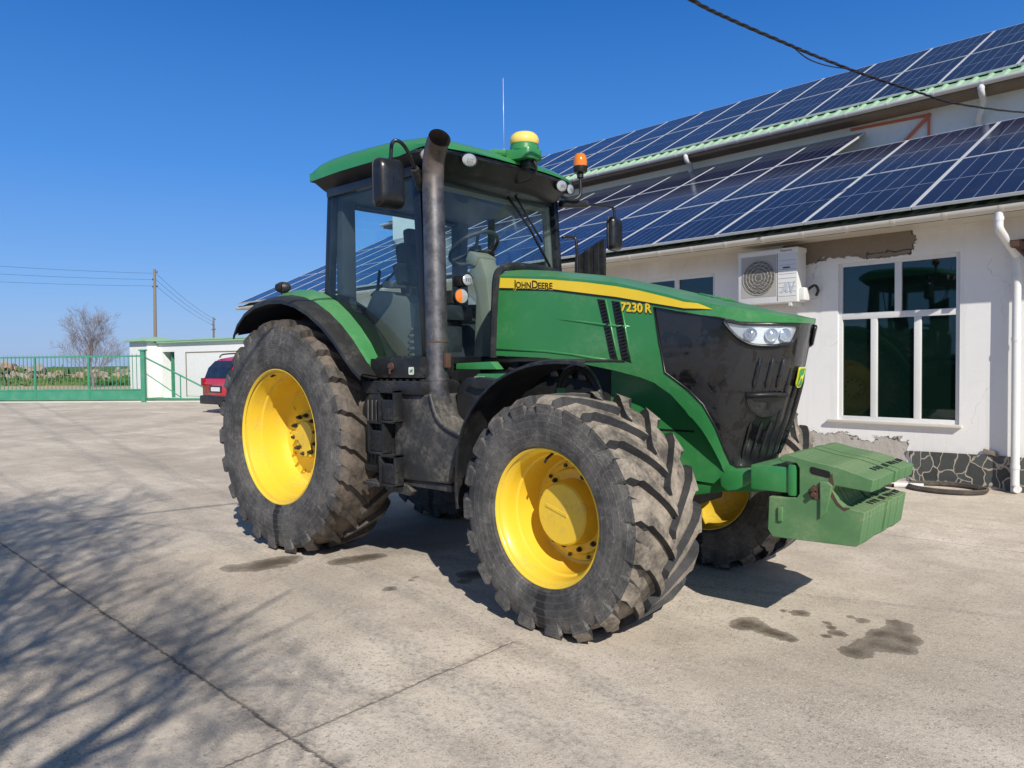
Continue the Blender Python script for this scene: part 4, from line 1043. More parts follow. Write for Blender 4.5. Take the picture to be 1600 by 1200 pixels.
# ------------------------------------------------------------------ ground
def ground_mats():
    m, nt, out = new_mat('worn_concrete'); g = NG(nt); o = g.obj(); x, y, z = g.sep(o)
    n1 = g.noise(o, .55, 6, .62); n2 = g.noise(o, 3.2, 6, .65); n3 = g.noise(o, 26, 5, .7); n4 = g.noise(o, 95, 3, .7)
    st = g.noise(g.scale(o, (.35, 3.2, 1)), 1.5, 6, .62, .5)     # drag marks along the yard
    c = g.mix(g.step(n1, .3, .72), (.57, .49, .395), (.77, .68, .565))
    c = g.mix(g.math('MULTIPLY', g.step(n2, .42, .72), .50), c, (.45, .385, .31))
    n0 = g.noise(o, .32, 5, .6, .6); c = g.mix(g.math('MULTIPLY', g.step(n0, .46, .60), .42), c, (.36, .305, .245))
    c = g.mix(g.math('MULTIPLY', g.step(st, .50, .72), .50), c, (.42, .365, .30))
    c = g.mix(g.math('MULTIPLY', g.step(n3, .50, .68), .58), c, (.29, .25, .21))
    c = g.mix(g.math('MULTIPLY', g.step(n4, .54, .66), g.math('ADD', .25, g.math('MULTIPLY', g.step(n2, .38, .6), .55))), c, (.13, .11, .09))
    n5 = g.noise(o, 42, 3, .6); c = g.mix(g.math('MULTIPLY', g.step(n5, .58, .66), g.math('ADD', .15, g.math('MULTIPLY', g.step(n1, .4, .62), .55))), c, (.20, .17, .14))
    c = g.mix(g.math('MULTIPLY', g.step(g.noise(o, 60, 2, .5), .58, .68), .55), c, (.74, .67, .57))
    far = g.noise(g.scale(o, (.10, .55, 1)), 1.3, 5, .6)
    c = g.mix(g.math('MULTIPLY', g.step(far, .52, .68), .38), c, (.27, .23, .19))
    # tyre tracks
    wob = g.math('MULTIPLY', g.math('SUBTRACT', g.noise(o, .5, 3), .5), .35)
    yy = g.math('ADD', y, wob)
    for yc, w, sl in ((-1.95, .16, .20), (-2.35, .10, .10), (.18, .06, -.32), (-1.45, .12, .22)):
        d = g.math('ABSOLUTE', g.math('SUBTRACT', g.math('ADD', yy, g.math('MULTIPLY', x, sl)), yc + sl * 3.0))
        f = g.math('MULTIPLY', g.math('SUBTRACT', 1.0, g.step(d, w * .35, w)), g.math('MULTIPLY', g.step(n3, .3, .6), .34))
        c = g.mix(f, c, (.24, .225, .205))
    # slab joints
    fine = g.math('MULTIPLY', g.math('SUBTRACT', n3, .5), .05); crk = g.math('MULTIPLY', g.math('SUBTRACT', n2, .5), .05)
    jy = g.math('ABSOLUTE', g.math('ADD', g.math('SUBTRACT', g.math('ADD', y, g.math('MULTIPLY', x, .048)), -2.672), g.math('ADD', fine, crk)))
    jx = g.math('ABSOLUTE', g.math('ADD', g.math('SUBTRACT', x, 2.84), g.math('ADD', fine, crk)))
    jxm = g.math('MAXIMUM', jx, g.step(y, -1.42, -1.15))
    jx2 = g.math('ABSOLUTE', g.math('ADD', g.math('SUBTRACT', x, -3.2), fine)); jx3 = g.math('ABSOLUTE', g.math('ADD', g.math('SUBTRACT', x, -9.2), fine))
    jy2 = g.math('ABSOLUTE', g.math('ADD', g.math('SUBTRACT', y, 2.6), fine))
    j1 = g.math('SUBTRACT', 1.0, g.step(jy, .002, .013)); j2 = g.math('MULTIPLY', g.math('SUBTRACT', 1.0, g.step(jxm, .001, .012)), .6)
    jj = g.math('MAXIMUM', j1, j2)
    for q in (jx2, jx3, jy2): jj = g.math('MAXIMUM', jj, g.math('MULTIPLY', g.math('SUBTRACT', 1.0, g.step(q, .002, .014)), .6))
    soil = g.math('MULTIPLY', g.math('SUBTRACT', 1.0, g.step(g.math('MINIMUM', jy, g.math('ADD', jxm, .02)), .0, .14)), g.math('MULTIPLY', g.step(n3, .35, .6), .55))
    c = g.mix(soil, c, (.25, .21, .17))
    c = g.mix(g.math('MULTIPLY', jj, g.math('ADD', .45, g.math('MULTIPLY', g.step(n2, .35, .6), .4))), c, (.09, .08, .065))
    # liquid stains: oil and water drops
    B = [(.19, -1.66, .11, .08), (.27, -1.52, .14, .12), (.31, -1.36, .15, .13), (.30, -1.22, .10, .10), (.68, -1.02, .09, .10), (.72, -.88, .10, .12), (.76, -.74, .08, .10),
         (1.54, -1.217, .045, .06), (1.50, -1.0, .025, .03), (1.47, -.93, .02, .03), (1.72, -.62, .11, .10), (1.80, -.55, .07, .06), (1.82, -.78, .05, .05),
         (3.70, -.30, .085, .12), (3.80, -.33, .07, .06), (3.92, -.37, .085, .06), (4.02, -.40, .03, .03), (3.88, .07, .065, .06), (3.78, .05, .02, .02),
         (4.21, .17, .045, .05), (4.13, .20, .025, .03), (4.165, -.13, .05, .045), (4.10, -.06, .03, .03), (4.06, .0, .03, .025), (4.13, -.22, .03, .025),
         (4.33, -.36, .085, .08), (4.38, -.18, .10, .09), (4.36, .0, .075, .08), (4.41, .14, .08, .10), (4.50, .0, .075, .09), (4.52, -.16, .06, .07), (4.39, .26, .06, .05)]
    wx = g.math('ADD', x, g.math('MULTIPLY', g.math('SUBTRACT', g.noise(o, 9, 3), .5), .06)); wy = g.math('ADD', y, g.math('MULTIPLY', g.math('SUBTRACT', g.noise(g.scale(o, (1, 1.3, 1)), 8, 3), .5), .07))
    acc = None
    for bx, by, rx, ry in B:
        dx = g.math('MULTIPLY', g.math('SUBTRACT', wx, bx), 1 / rx); dy = g.math('MULTIPLY', g.math('SUBTRACT', wy, by), 1 / ry)
        d = g.math('EXPONENT', g.math('MULTIPLY', g.math('ADD', g.math('MULTIPLY', dx, dx), g.math('MULTIPLY', dy, dy)), -1.0))
        acc = d if acc is None else g.math('ADD', acc, d)
    acc = g.math('ADD', acc, g.math('ADD', g.math('MULTIPLY', g.math('SUBTRACT', n3, .5), .5), g.math('MULTIPLY', g.math('SUBTRACT', n2, .5), .45)))
    wet = g.math('ADD', g.math('MULTIPLY', g.step(acc, .30, .40), .75), g.math('MULTIPLY', g.step(acc, .4, 1.2), .35))
    wet = g.math('MULTIPLY', wet, g.math('ADD', .55, g.math('MULTIPLY', g.step(n2, .3, .6), .3)))
    c = g.mix(wet, c, g.mix(n3, (.060, .045, .030), (.115, .088, .060)))
    # darker oval under the drive line
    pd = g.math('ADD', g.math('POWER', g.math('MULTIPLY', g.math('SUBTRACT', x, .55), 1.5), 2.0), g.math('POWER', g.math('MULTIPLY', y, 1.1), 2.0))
    dark_oval = g.math('MULTIPLY', g.math('SUBTRACT', 1.0, g.step(g.math('ADD', pd, g.math('MULTIPLY', n2, .8)), .6, 1.3)), .5)
    c = g.mix(dark_oval, c, (.16, .15, .14))
    r = g.math('SUBTRACT', .88, g.math('MULTIPLY', wet, .30))
    h = g.math('SUBTRACT', g.math('ADD', g.math('MULTIPLY', n3, .5), g.math('ADD', g.math('MULTIPLY', n4, .5), n2)), g.math('MULTIPLY', jj, 2.5))
    g.bsdf(out, c, r, bump=h, bstr=.55, bdist=.012, Specular_IOR_Level=.35)
    M['concrete'] = m
    m, nt, out = new_mat('meadow'); g = NG(nt); o = g.obj()
    n1 = g.noise(o, .12, 6, .65); n2 = g.noise(o, 2.5, 5, .7); n3 = g.noise(g.scale(o, (.02, .05, 1)), 1, 4)
    c = g.mix(n1, (.055, .135, .020), (.105, .190, .035)); c = g.mix(g.math('MULTIPLY', g.step(n2, .45, .75), .5), c, (.05, .085, .02)); c = g.mix(g.math('MULTIPLY', g.step(n3, .5, .62), .5), c, (.17, .17, .07))
    g.bsdf(out, c, .95, bump=n2, bstr=.5, bdist=.1); M['meadow'] = m
    m, nt, out = new_mat('sandy_track'); g = NG(nt); o = g.obj(); n = g.noise(o, .8, 6, .7)
    g.bsdf(out, g.mix(n, (.36, .29, .17), (.55, .47, .31)), .95); M['sand'] = m
ground_mats()
def sheet(name, pts, z, mat, kind='structure', div=0):
    bm = bmesh.new(); f = bm.faces.new([bm.verts.new((x, y, z)) for x, y in pts]); bmesh.ops.recalc_face_normals(bm, faces=bm.faces[:])
    if bm.faces[:][0].normal.z < 0: bmesh.ops.reverse_faces(bm, faces=bm.faces[:])
    return tag(link(name, bm, mat, normals=False), kind=kind)
tag(sheet('ground', [(-2500, -2500), (2500, -2500), (2500, 2500), (-2500, 2500)], -.012, M['meadow']))
sheet('yard', [(-23.2, 12.0), (-27.6, 9.0), (-33.3, 5.1), (-75, -23.5), (-75, -70), (45, -70), (45, 40), (-23.2, 40)], 0, M['concrete'])
gd = Vector((-.826, -.565, 0)); gn = Vector((-.565, .826, 0))
GP = Vector((-27.445, 9.127, 0))
def gpt(a, b): v = GP + gd * a + gn * b; return (v.x, v.y)
sheet('path', [gpt(-20, 17.5), gpt(-6, 15), gpt(8, 14.5), gpt(70, 22), gpt(70, 33), gpt(6, 24), gpt(-20, 22)], -.006, M['sand'])

# ------------------------------------------------------------------ farm building (local frame: x along wall, y into the wall, z up)
BQ = Vector((4.17, 5.75, 0)); BR = Matrix.Translation(BQ) @ Matrix.Rotation(R(-4), 4, 'Z')
BLD = empty('farm_building', BQ, R(-4))
tag(BLD, 'long white two storey farm building with pale green sheet roof behind the tractor', 'building')
UL, UR = -18.6, 9.0
def wall_mat():
    m, nt, out = new_mat('peeling_white_render'); g = NG(nt); o = g.obj(); x, y, z = g.sep(o)
    n1 = g.noise(o, .9, 6, .62); n2 = g.noise(o, 7, 6, .7); n3 = g.noise(o, 45, 4, .7); nb = g.noise(o, 2.6, 7, .7)
    c = g.mix(n1, (.76, .75, .725), (.84, .835, .815))
    c = g.mix(g.math('MULTIPLY', g.step(n2, .55, .8), .18), c, (.50, .46, .40))
    low = g.math('MULTIPLY', g.math('SUBTRACT', 1.0, g.step(g.math('ADD', z, g.math('MULTIPLY', n1, .5)), .45, 1.0)), g.step(n2, .3, .7))
    c = g.mix(g.math('MULTIPLY', low, .30), c, (.52, .47, .40))
    streaks = g.noise(g.scale(o, (5, 5, .35)), 2.2, 5, .6); c = g.mix(g.math('MULTIPLY', g.step(streaks, .52, .75), .22), c, (.50, .47, .42))
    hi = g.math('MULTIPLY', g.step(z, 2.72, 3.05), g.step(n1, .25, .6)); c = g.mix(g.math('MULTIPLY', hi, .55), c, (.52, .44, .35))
    cv = g.n('ShaderNodeTexVoronoi', feature='DISTANCE_TO_EDGE'); cw = g.n('ShaderNodeVectorMath', operation='ADD'); g.put(cw.inputs[0], o); nz = g.n('ShaderNodeTexNoise'); g.put(nz.inputs['Vector'], o); nz.inputs['Scale'].default_value = 2.2; nz.inputs['Detail'].default_value = 5; g.l(g.scale(nz.outputs['Color'], (.7, .7, .7)), cw.inputs[1]); g.l(cw.outputs[0], cv.inputs['Vector']); cv.inputs['Scale'].default_value = .8
    crack = g.math('MULTIPLY', g.math('SUBTRACT', 1.0, g.step(cv.outputs['Distance'], .0, .006)), g.math('MULTIPLY', g.step(n1, .48, .6), .6)); c = g.mix(crack, c, (.25, .23, .21))
    blot = g.noise(o, 1.7, 6, .65); c = g.mix(g.math('MULTIPLY', g.step(blot, .55, .75), .22), c, (.56, .51, .43))
    def region(x0, x1, z0, z1, rag):
        wx = g.math('ADD', x, g.math('MULTIPLY', g.math('SUBTRACT', nb, .5), rag)); wz = g.math('ADD', z, g.math('MULTIPLY', g.math('SUBTRACT', g.noise(g.scale(o, (1, 1, 2)), 3.1, 7, .7), .5), rag))
        a = g.math('MAXIMUM', g.math('SUBTRACT', x0, wx), g.math('SUBTRACT', wx, x1)); b = g.math('MAXIMUM', g.math('SUBTRACT', z0, wz), g.math('SUBTRACT', wz, z1))
        return g.math('MAXIMUM', a, b)
    sl = g.math('ADD', z, g.math('MULTIPLY', g.math('ADD', x, 1.1), .045))
    d1 = g.math('ADD', region(-3.9, -1.10, .0, .54, .30), g.math('MULTIPLY', g.math('SUBTRACT', g.noise(o, 1.7, 6, .6), .5), .42))
    d2 = region(-2.75, -1.05, 2.885, 3.3, .34)
    d3 = region(-1.62, -1.08, 2.84, 2.90, .14)
    for d, cc in ((d1, ((.33, .305, .27), (.56, .525, .47))), (d2, ((.16, .125, .095), (.30, .245, .19))), (d3, ((.16, .13, .10), (.28, .23, .18)))):
        f = g.math('SUBTRACT', 1.0, g.step(d, -.006, .0)); ed = g.math('MULTIPLY', g.math('SUBTRACT', 1.0, g.step(g.math('ABSOLUTE', g.math('ADD', d, .004)), .002, .012)), g.step(n2, .40, .55))
        c = g.mix(f, c, g.mix(g.math('ADD', g.math('MULTIPLY', n2, .6), g.math('MULTIPLY', n3, .4)), cc[0], cc[1])); c = g.mix(ed, c, (.03, .027, .025))  # near-black rim paints the shadow line along the broken plaster edge
    allm = g.math('SUBTRACT', 1.0, g.step(g.math('MINIMUM', d1, d2), -.006, .004))
    h = g.math('ADD', g.math('MULTIPLY', n3, .25), g.math('MULTIPLY', allm, g.math('SUBTRACT', g.math('MULTIPLY', n2, 4.0), 2.6)))
    g.bsdf(out, c, .88, bump=h, bstr=.5, bdist=.012); M['wall'] = m
    m, nt, out = new_mat('upper_wall_render'); g = NG(nt); o = g.obj(); n1 = g.noise(o, .8, 6, .62); n2 = g.noise(o, 6, 5, .7)
    g.bsdf(out, g.mix(g.math('MULTIPLY', g.step(n2, .5, .8), .3), g.mix(n1, (.68, .76, .74), (.78, .82, .80)), (.45, .47, .44)), .88, bump=n2, bstr=.2); M['upper_wall'] = m
    m, nt, out = new_mat('crazy_stone'); g = NG(nt); o = g.obj()
    nn = g.n('ShaderNodeTexNoise'); g.put(nn.inputs['Vector'], o); nn.inputs['Scale'].default_value = 4; 
    wv = g.n('ShaderNodeVectorMath', operation='ADD'); g.l(g.scale(nn.outputs['Color'], (.34, .34, .34)), wv.inputs[0]); g.put(wv.inputs[1], g.scale(o, (1.5, 1, 1.0)))
    v = g.n('ShaderNodeTexVoronoi', feature='DISTANCE_TO_EDGE'); g.l(wv.outputs[0], v.inputs['Vector']); v.inputs['Scale'].default_value = 4.6
    v2 = g.n('ShaderNodeTexVoronoi'); g.l(wv.outputs[0], v2.inputs['Vector']); v2.inputs['Scale'].default_value = 4.6
    n2 = g.noise(o, 14, 6, .7)
    mo = g.math('SUBTRACT', 1.0, g.step(v.outputs['Distance'], .02, .06))
    cs = g.mix(g.sep(v2.outputs['Color'])[0], (.028, .030, .032), (.085, .095, .092)); cs = g.mix(g.math('MULTIPLY', n2, .6), cs, (.11, .115, .10))
    mo = g.math('MULTIPLY', mo, g.step(n2, .2, .5)); c = g.mix(mo, cs, g.mix(n2, (.34, .29, .22), (.55, .49, .39)))
    g.bsdf(out, c, .7, bump=g.math('ADD', mo, n2), bstr=.4, bdist=.015); M['stone'] = m
wall_mat()
def cells(bm, xs, zs, holes, y=0.0, depth=.09):
    """wall face with rectangular openings and reveals"""
    def inh(a, b):
        for (x0, x1, z0, z1) in holes:
            if x0 < a < x1 and z0 < b < z1: return True
        return False
    V = {}
    def v(x, z, yy): 
        k = (round(x, 4), round(z, 4), round(yy, 4))
        if k not in V: V[k] = bm.verts.new((x, yy, z))
        return V[k]
    for a, b in zip(xs, xs[1:]):
        for c, d in zip(zs, zs[1:]):
            if not inh((a + b) / 2, (c + d) / 2): bm.faces.new((v(a, c, y), v(b, c, y), v(b, d, y), v(a, d, y)))
    for (x0, x1, z0, z1) in holes:
        for p, q in (((x0, z0), (x0, z1)), ((x0, z1), (x1, z1)), ((x1, z1), (x1, z0)), ((x1, z0), (x0, z0))):
            bm.faces.new((v(*p, y), v(*q, y), v(*q, y + depth), v(*p, y + depth)))
H1 = (-1.98, -.535, .74, 2.81); H2 = (-5.3, -3.81, 1.75, 2.86)
holes = [H1, H2] + [(-7.9 - 3.1 * k, -6.7 - 3.1 * k, 1.3, 2.6) for k in range(3)]
bm = bmesh.new()
xs = sorted({UL, UR, *[h[0] for h in holes], *[h[1] for h in holes]}); zs = sorted({0, 3.16, *[h[2] for h in holes], *[h[3] for h in holes]})
cells(bm, xs, zs, holes)
for a, b, c, d in (((UL, 0, 0), (UL, 0, 3.16), (UL, 12, 3.16), (UL, 12, 0)), ((UR, 0, 0), (UR, 0, 3.16), (UR, 12, 3.16), (UR, 12, 0)), ((UL, 12, 0), (UR, 12, 0), (UR, 12, 3.16), (UL, 12, 3.16))):
    bm.faces.new([bm.verts.new(p) for p in (a, b, c, d)])
link('wall', bm, M['wall'], BLD, normals=False)
def window(hole, vm, hm, nm='window', fr=.05, open_mull=None):
    x0, x1, z0, z1 = hole
    bm = bmesh.new(); y0, y1 = .03, .085
    box2(bm, (x0, y0, z0), (x0 + fr, y1, z1), .004); box2(bm, (x1 - fr, y0, z0), (x1, y1, z1), .004)
    box2(bm, (x0 + fr, y0, z0), (x1 - fr, y1, z0 + fr), .004); box2(bm, (x0 + fr, y0, z1 - fr), (x1 - fr, y1, z1), .004)
    for z in hm: box2(bm, (x0 + fr, y0 - .002, z - .04), (x1 - fr, y1, z + .04), .004)
    for x, a, b in vm: box2(bm, (x - .04, y0 - .001, a), (x + .04, y1, b), .004)
    w = link(nm, bm, M['white'], BLD, True, 30)
    px = [x0 + fr, x1 - fr]
    if hm:
        segs = [(z0 + fr, hm[0] - .04, [v for v in vm if v[1] < hm[0] - .1]), (hm[0] + .04, z1 - fr, [v for v in vm if v[1] > hm[0] - .1])]
    else: segs = [(z0 + fr, z1 - fr, vm)]
    for a, b, vv in segs:
        cut = [x0 + fr] + sum([[v[0] - .04, v[0] + .04] for v in vv], []) + [x1 - fr]
        for i in range(0, len(cut), 2):
            bm = bmesh.new(); box2(bm, (cut[i], .06, a), (cut[i + 1], .066, b)); p = link('pane', bm, M['win_glass'], w)
    return w
w1 = window(H1, [(-1.24, 2.145, 2.76), (-1.53, .79, 2.065), (-1.01, .79, 2.065)], [2.105]); w1['label'] = 'big white framed window with five dark panes'
window(H2, [(-4.5, 1.8, 2.81)], [])
for h in holes[2:]: window(h, [((h[0] + h[1]) / 2, h[2] + .05, h[3] - .05)], [])
bm = bmesh.new(); box2(bm, (-2.10, -.06, .705), (-.50, .03, .738), .006); link('window_sill', bm, M['cream'], BLD, True, 30)
# stone plinth, ragged at its broken end
bm = bmesh.new()
prism(bm, [(-1.08, 0), (-1.10, .17), (-1.06, .27), (-1.12, .385), (-.9, .392), (-.12, .402), (.6, .40), (UR, .40), (UR, 0)], 'Y', -.022, .0, .004)
link('stone_plinth', bm, M['stone'], BLD)
bm = bmesh.new(); box(bm, (-.20, -.028, .435), (.16, .02, .05), Matrix.Rotation(R(16), 3, 'Y'), .008); link('stone_chip', bm, M['timber'], BLD)
# eave: fascia, gutter, soffit board
bm = bmesh.new(); box2(bm, (UL - .3, -.50, 3.135), (UR, .0, 3.162)); link('soffit', bm, M['cream'], BLD)
bm = bmesh.new(); box2(bm, (UL - .3, -.53, 3.125), (UR, -.503, 3.235)); link('fascia_shade', bm, M['dark'], BLD)  # near-black board painted as the shade between gutter and panels
def gutter(nm, y, z, r, x0, x1, mat, joints):
    bm = bmesh.new(); n = 8; prof = [(y - r * math.cos(math.pi * i / n), z - r * 1.0 * math.sin(math.pi * i / n)) for i in range(n + 1)]
    prof = [(y - r, z + .012)] + prof + [(y + r, z + .012)]
    inner = [(y + (a - y) * .88, z + (b - z) * .88 + .004) for a, b in prof[::-1]]
    pr = prof + inner
    prism(bm, pr, 'X', x0, x1)
    for xj in joints:
        p2 = [(y + (a - y) * 1.09, z + (b - z) * 1.09) for a, b in prof] + [(y + (a - y) * .99, z + (b - z) * .99) for a, b in prof[::-1]]
        prism(bm, p2, 'X', xj - .02, xj + .02)
    return link(nm, bm, mat, BLD, True, 50)
gutter('gutter', -.59, 3.175, .058, UL - .25, UR, M['cream'], [.02 + .55 * k for k in range(-34, 12)])
def downpipe(pts, r, mat, collars):
    bm = bmesh.new(); tube(bm, smooth_path(pts, 4), r, 16)
    for (x, y, z) in collars: tube(bm, [(x, y, z - .02), (x, y, z + .02)], r * 1.12, 16)
    return link('downpipe', bm, mat, BLD, True, 45)
downpipe([(-.01, -.59, 3.12), (-.01, -.59, 3.0), (-.005, -.565, 2.93), (.03, -.33, 2.80), (.055, -.14, 2.70), (.06, -.105, 2.62), (.06, -.105, 1.5), (.06, -.105, .14), (.065, -.115, .075), (.10, -.17, .055)], .044, M['white'], [(-.01, -.59, 3.05), (.06, -.105, 2.45), (.06, -.105, 1.75), (.06, -.105, .30)])
downpipe([(-9, -.59, 3.12), (-9, -.57, 2.95), (-9, -.14, 2.7), (-9, -.105, 2.6), (-9, -.105, .1)], .05, M['white'], [])
# lower roof sheet
S1, S2 = math.tan(R(25)), math.tan(R(28.5))
def sheet_roof(nm, x0, x1, y0, z0, y1, s, pitch, amp, mat, th=.02, fine=True):
    bm = bmesh.new(); xsn = []
    x = x0
    while x < x1:
        xsn += [(x, 0), (x + pitch * .55, 0), (x + pitch * .68, amp), (x + pitch * .87, amp)]; x += pitch
    rows = [[bm.verts.new((a, yy, z0 + (yy - y0) * s + d)) for a, d in xsn] for yy in (y0, y1)]
    for i in range(len(xsn) - 1): bm.faces.new((rows[0][i], rows[0][i + 1], rows[1][i + 1], rows[1][i]))
    solidify(bm, th)
    return link(nm, bm, mat, BLD)
sheet_roof('lower_roof', UL - .3, -3.75, -.46, 3.215, 4.97, S1, .2, .03, M['roofgreen'])
sheet_roof('lower_roof', -3.5, UR, -.46, 3.215, 3.25, S1, .2, .03, M['roofgreen'])
bm = bmesh.new(); box2(bm, (-3.5, 3.25, 4.70), (UR, 4.97, 4.78)); link('flat_roof', bm, M['timber'], BLD)
# upper storey
ZU = 6.21
bm = bmesh.new()
for pts in (((UL, 4.98, 3.1), (UR, 4.98, 3.1), (UR, 4.98, ZU), (UL, 4.98, ZU)), ((UL, 4.98, 3.1), (UL, 4.98, ZU), (UL, 9, ZU + 2.2), (UL, 13, ZU), (UL, 13, 0), (UL, 12.01, 0)), ((UR, 4.98, 3.1), (UR, 4.98, ZU), (UR, 9, ZU + 2.2), (UR, 13, ZU), (UR, 13, 0))):
    bm.faces.new([bm.verts.new(p) for p in pts])
link('upper_wall', bm, M['upper_wall'], BLD, normals=False)
sheet_roof('upper_roof', UL - .35, UR + .3, 4.53, 6.175, 8.75, S2, .235, .035, M['roofgreen'])
bm = bmesh.new(); bm.faces.new([bm.verts.new(p) for p in ((UL - .35, 8.75, 6.175 + 4.22 * S2), (UR + .3, 8.75, 6.175 + 4.22 * S2), (UR + .3, 13.4, 5.9), (UL - .35, 13.4, 5.9))]); link('back_roof', bm, M['roofgreen'], BLD)
gutter('upper_gutter', 4.47, 6.165, .062, UL - .3, UR, M['white'], [-1.4 + .75 * k for k in range(-22, 12)])
bm = bmesh.new(); box2(bm, (UL - .3, 4.56, 6.05), (UR, 4.98, 6.09)); box2(bm, (UL - .3, 4.545, 6.06), (UR, 4.56, 6.17)); link('upper_soffit', bm, M['timber'], BLD)
for xx in (-1.42, -7.15, -12.9, 4.4):
    downpipe([(xx, 4.47, 6.12), (xx, 4.49, 6.0), (xx - .03, 4.72, 5.9), (xx - .13, 4.84, 5.68), (xx - .15, 4.91, 5.58), (xx - .15, 4.92, 5.0), (xx - .15, 4.92, 4.6)], .05, M['white'], [(xx, 4.47, 6.07)])
bm = bmesh.new()
tube(bm, [(-3.75, 4.95, 5.99), (-2.33, 4.95, 5.95)], .030, 4); tube(bm, [(-2.36, 4.94, 5.98), (-2.36, 4.94, 5.3)], .025, 4); tube(bm, [(-2.38, 4.935, 5.92), (-2.95, 4.935, 5.38)], .035, 4); tube(bm, [(-4.0, 4.94, 5.35), (-2.9, 4.94, 5.33)], .02, 4)
link('steel_bracket', bm, M['orange_steel'], BLD)
bm = bmesh.new()   # chimney on the far end
box2(bm, (-17.75, 4.1, 3.9), (-16.3, 5.6, 6.55), .01); box2(bm, (-17.82, 4.03, 6.55), (-16.23, 5.67, 6.64), .01)
for (a, b) in ((-17.7, 4.15), (-17.05, 4.15), (-16.45, 4.15), (-17.7, 5.4), (-16.45, 5.4)): box2(bm, (a, b, 6.64), (a + .12, b + .12, 6.95))
box2(bm, (-17.9, 3.95, 6.95), (-16.15, 5.75, 7.03), .01)
CHM = link('chimney', bm, M['upper_wall'], BLD)
bm = bmesh.new(); box(bm, (.10, -.22, 2.79), (.08, .40, .075), None, .004); tube(bm, [(.10, -.36, 2.76), (.22, -.02, 2.55)], .014, 6); box2(bm, (.06, -.02, 2.7), (.14, -.001, 2.88)); link('wall_bracket', bm, M['rust'], BLD)

# ------------------------------------------------------------------ solar panels
def panel_mats():
    m, nt, out = new_mat('solar_glass'); g = NG(nt)
    tc = g.n('ShaderNodeTexCoord'); x, y, z = g.sep(tc.outputs['Generated'])
    def lines(c, n, w):
        f = g.math('FRACT', g.math('MULTIPLY', c, n)); d = g.math('ABSOLUTE', g.math('SUBTRACT', f, .5)); return g.step(d, .5 - w * n, .5 - w * n * .55)
    cv = lines(x, 6, .0042); chh = g.math('MULTIPLY', lines(y, 24, .0008), .13); mid = g.math('SUBTRACT', 1.0, g.step(g.math('ABSOLUTE', g.math('SUBTRACT', y, .5)), .0035, .0050))
    bus = 0.0
    l = g.math('MAXIMUM', g.math('MAXIMUM', cv, mid), chh)
    n = g.noise(g.obj(), 2, 4, .6)
    oi = g.n('ShaderNodeObjectInfo')
    c = g.mix(oi.outputs['Random'], (.005, .010, .042), (.008, .015, .062))
    c = g.mix(g.math('MULTIPLY', l, .55), c, (.45, .50, .64))
    c = g.mix(g.math('MULTIPLY', g.step(n, .45, .8), .05), c, (.25, .26, .28))
    g.bsdf(out, c, .16, Specular_IOR_Level=.22); M['solar'] = m
panel_mats()
PROTO = {}
def panel(w, L):
    k = (round(w, 3), round(L, 3))
    if k not in PROTO:
        bm = bmesh.new(); f = .019
        box2(bm, (.006, .004, -.035), (.006 + f, L - .004, .0)); box2(bm, (w - .006 - f, .004, -.035), (w - .006, L - .004, .0))
        box2(bm, (.006 + f, .004, -.035), (w - .006 - f, .004 + f, .0)); box2(bm, (.006 + f, L - .004 - f, -.035), (w - .006 - f, L - .004, .0))
        me = bpy.data.meshes.new('solar_panel'); bm.to_mesh(me); bm.free(); me.materials.append(M['alu'])
        bm = bmesh.new(); box2(bm, (.006 + f, .004 + f, -.03), (w - .006 - f, L - .004 - f, -.004)); g = bpy.data.meshes.new('panel_glass'); bm.to_mesh(g); bm.free(); g.materials.append(M['solar'])
        PROTO[k] = (me, g)
    a, b = PROTO[k]
    o = bpy.data.objects.new('solar_panel', a); COL.objects.link(o); c = bpy.data.objects.new('panel_glass', b); COL.objects.link(c); c.parent = o
    return o
def place_panel(x, w, y, z, L, ang, label, group):
    o = panel(w, L); o.matrix_world = BR @ Matrix.Translation((x, y, z)) @ Matrix.Rotation(R(ang), 4, 'X'); tag(o, label, 'solar panel', group)
seam = [5.9, 4.7, 3.5, 2.3, 1.35, .35, -.90, -2.20, -3.48, -4.54, -5.47, -6.58]
while seam[-1] > -18.6: seam.append(seam[-1] - 1.12)
c25, s25 = math.cos(R(25)), math.sin(R(25))
for a, b in zip(seam, seam[1:]):
    w = a - b
    for r, (L, lab) in enumerate(((2.17, 'blue solar panel in the bottom row on the lower roof'), (2.17, 'blue solar panel in the second row up on the lower roof'), (1.80, 'shaded dark solar panel in the top row of the lower roof under the upper eave'))):
        if r == 2 and b > -3.5 and a < 10 and not (a <= -3.4): continue
        d = 2.175 * r
        place_panel(b, w, -.57 + d * c25, 3.315 + d * s25, L, 25, lab, ('solar panels of the bottom row', 'solar panels of the second row', 'solar panels of the shaded top row')[r])
seam = [6.1, 4.92, 3.74, 2.55, 1.37, .18, -1.0, -2.2, -3.41, -4.63, -5.85, -6.97, -8.12]
while seam[-1] > -18.0: seam.append(seam[-1] - 1.16)
c28, s28 = math.cos(R(28.5)), math.sin(R(28.5))
for a, b in zip(seam, seam[1:]):
    for r, lab in enumerate(('blue solar panel in the lower row on the upper roof', 'blue solar panel in the ridge row on the upper roof')):
        d = 2.17 * r
        place_panel(b, a - b, 4.90 + d * c28, 6.455 + d * s28, 2.15, 28.5, lab, ('solar panels of the upper roof, lower row', 'solar panels along the ridge')[r])
bm = bmesh.new()   # rails and feet carrying the upper panels
for k in range(40): box(bm, (-18 + .6 * k, 4.95, 6.41), (.03, .04, .10))
for yy in (5.4, 6.5, 7.4, 8.4): box2(bm, (UL, yy - .02, 6.43 + (yy - 4.9) * S2 - .075), (6, yy + .02, 6.43 + (yy - 4.9) * S2 - .04))
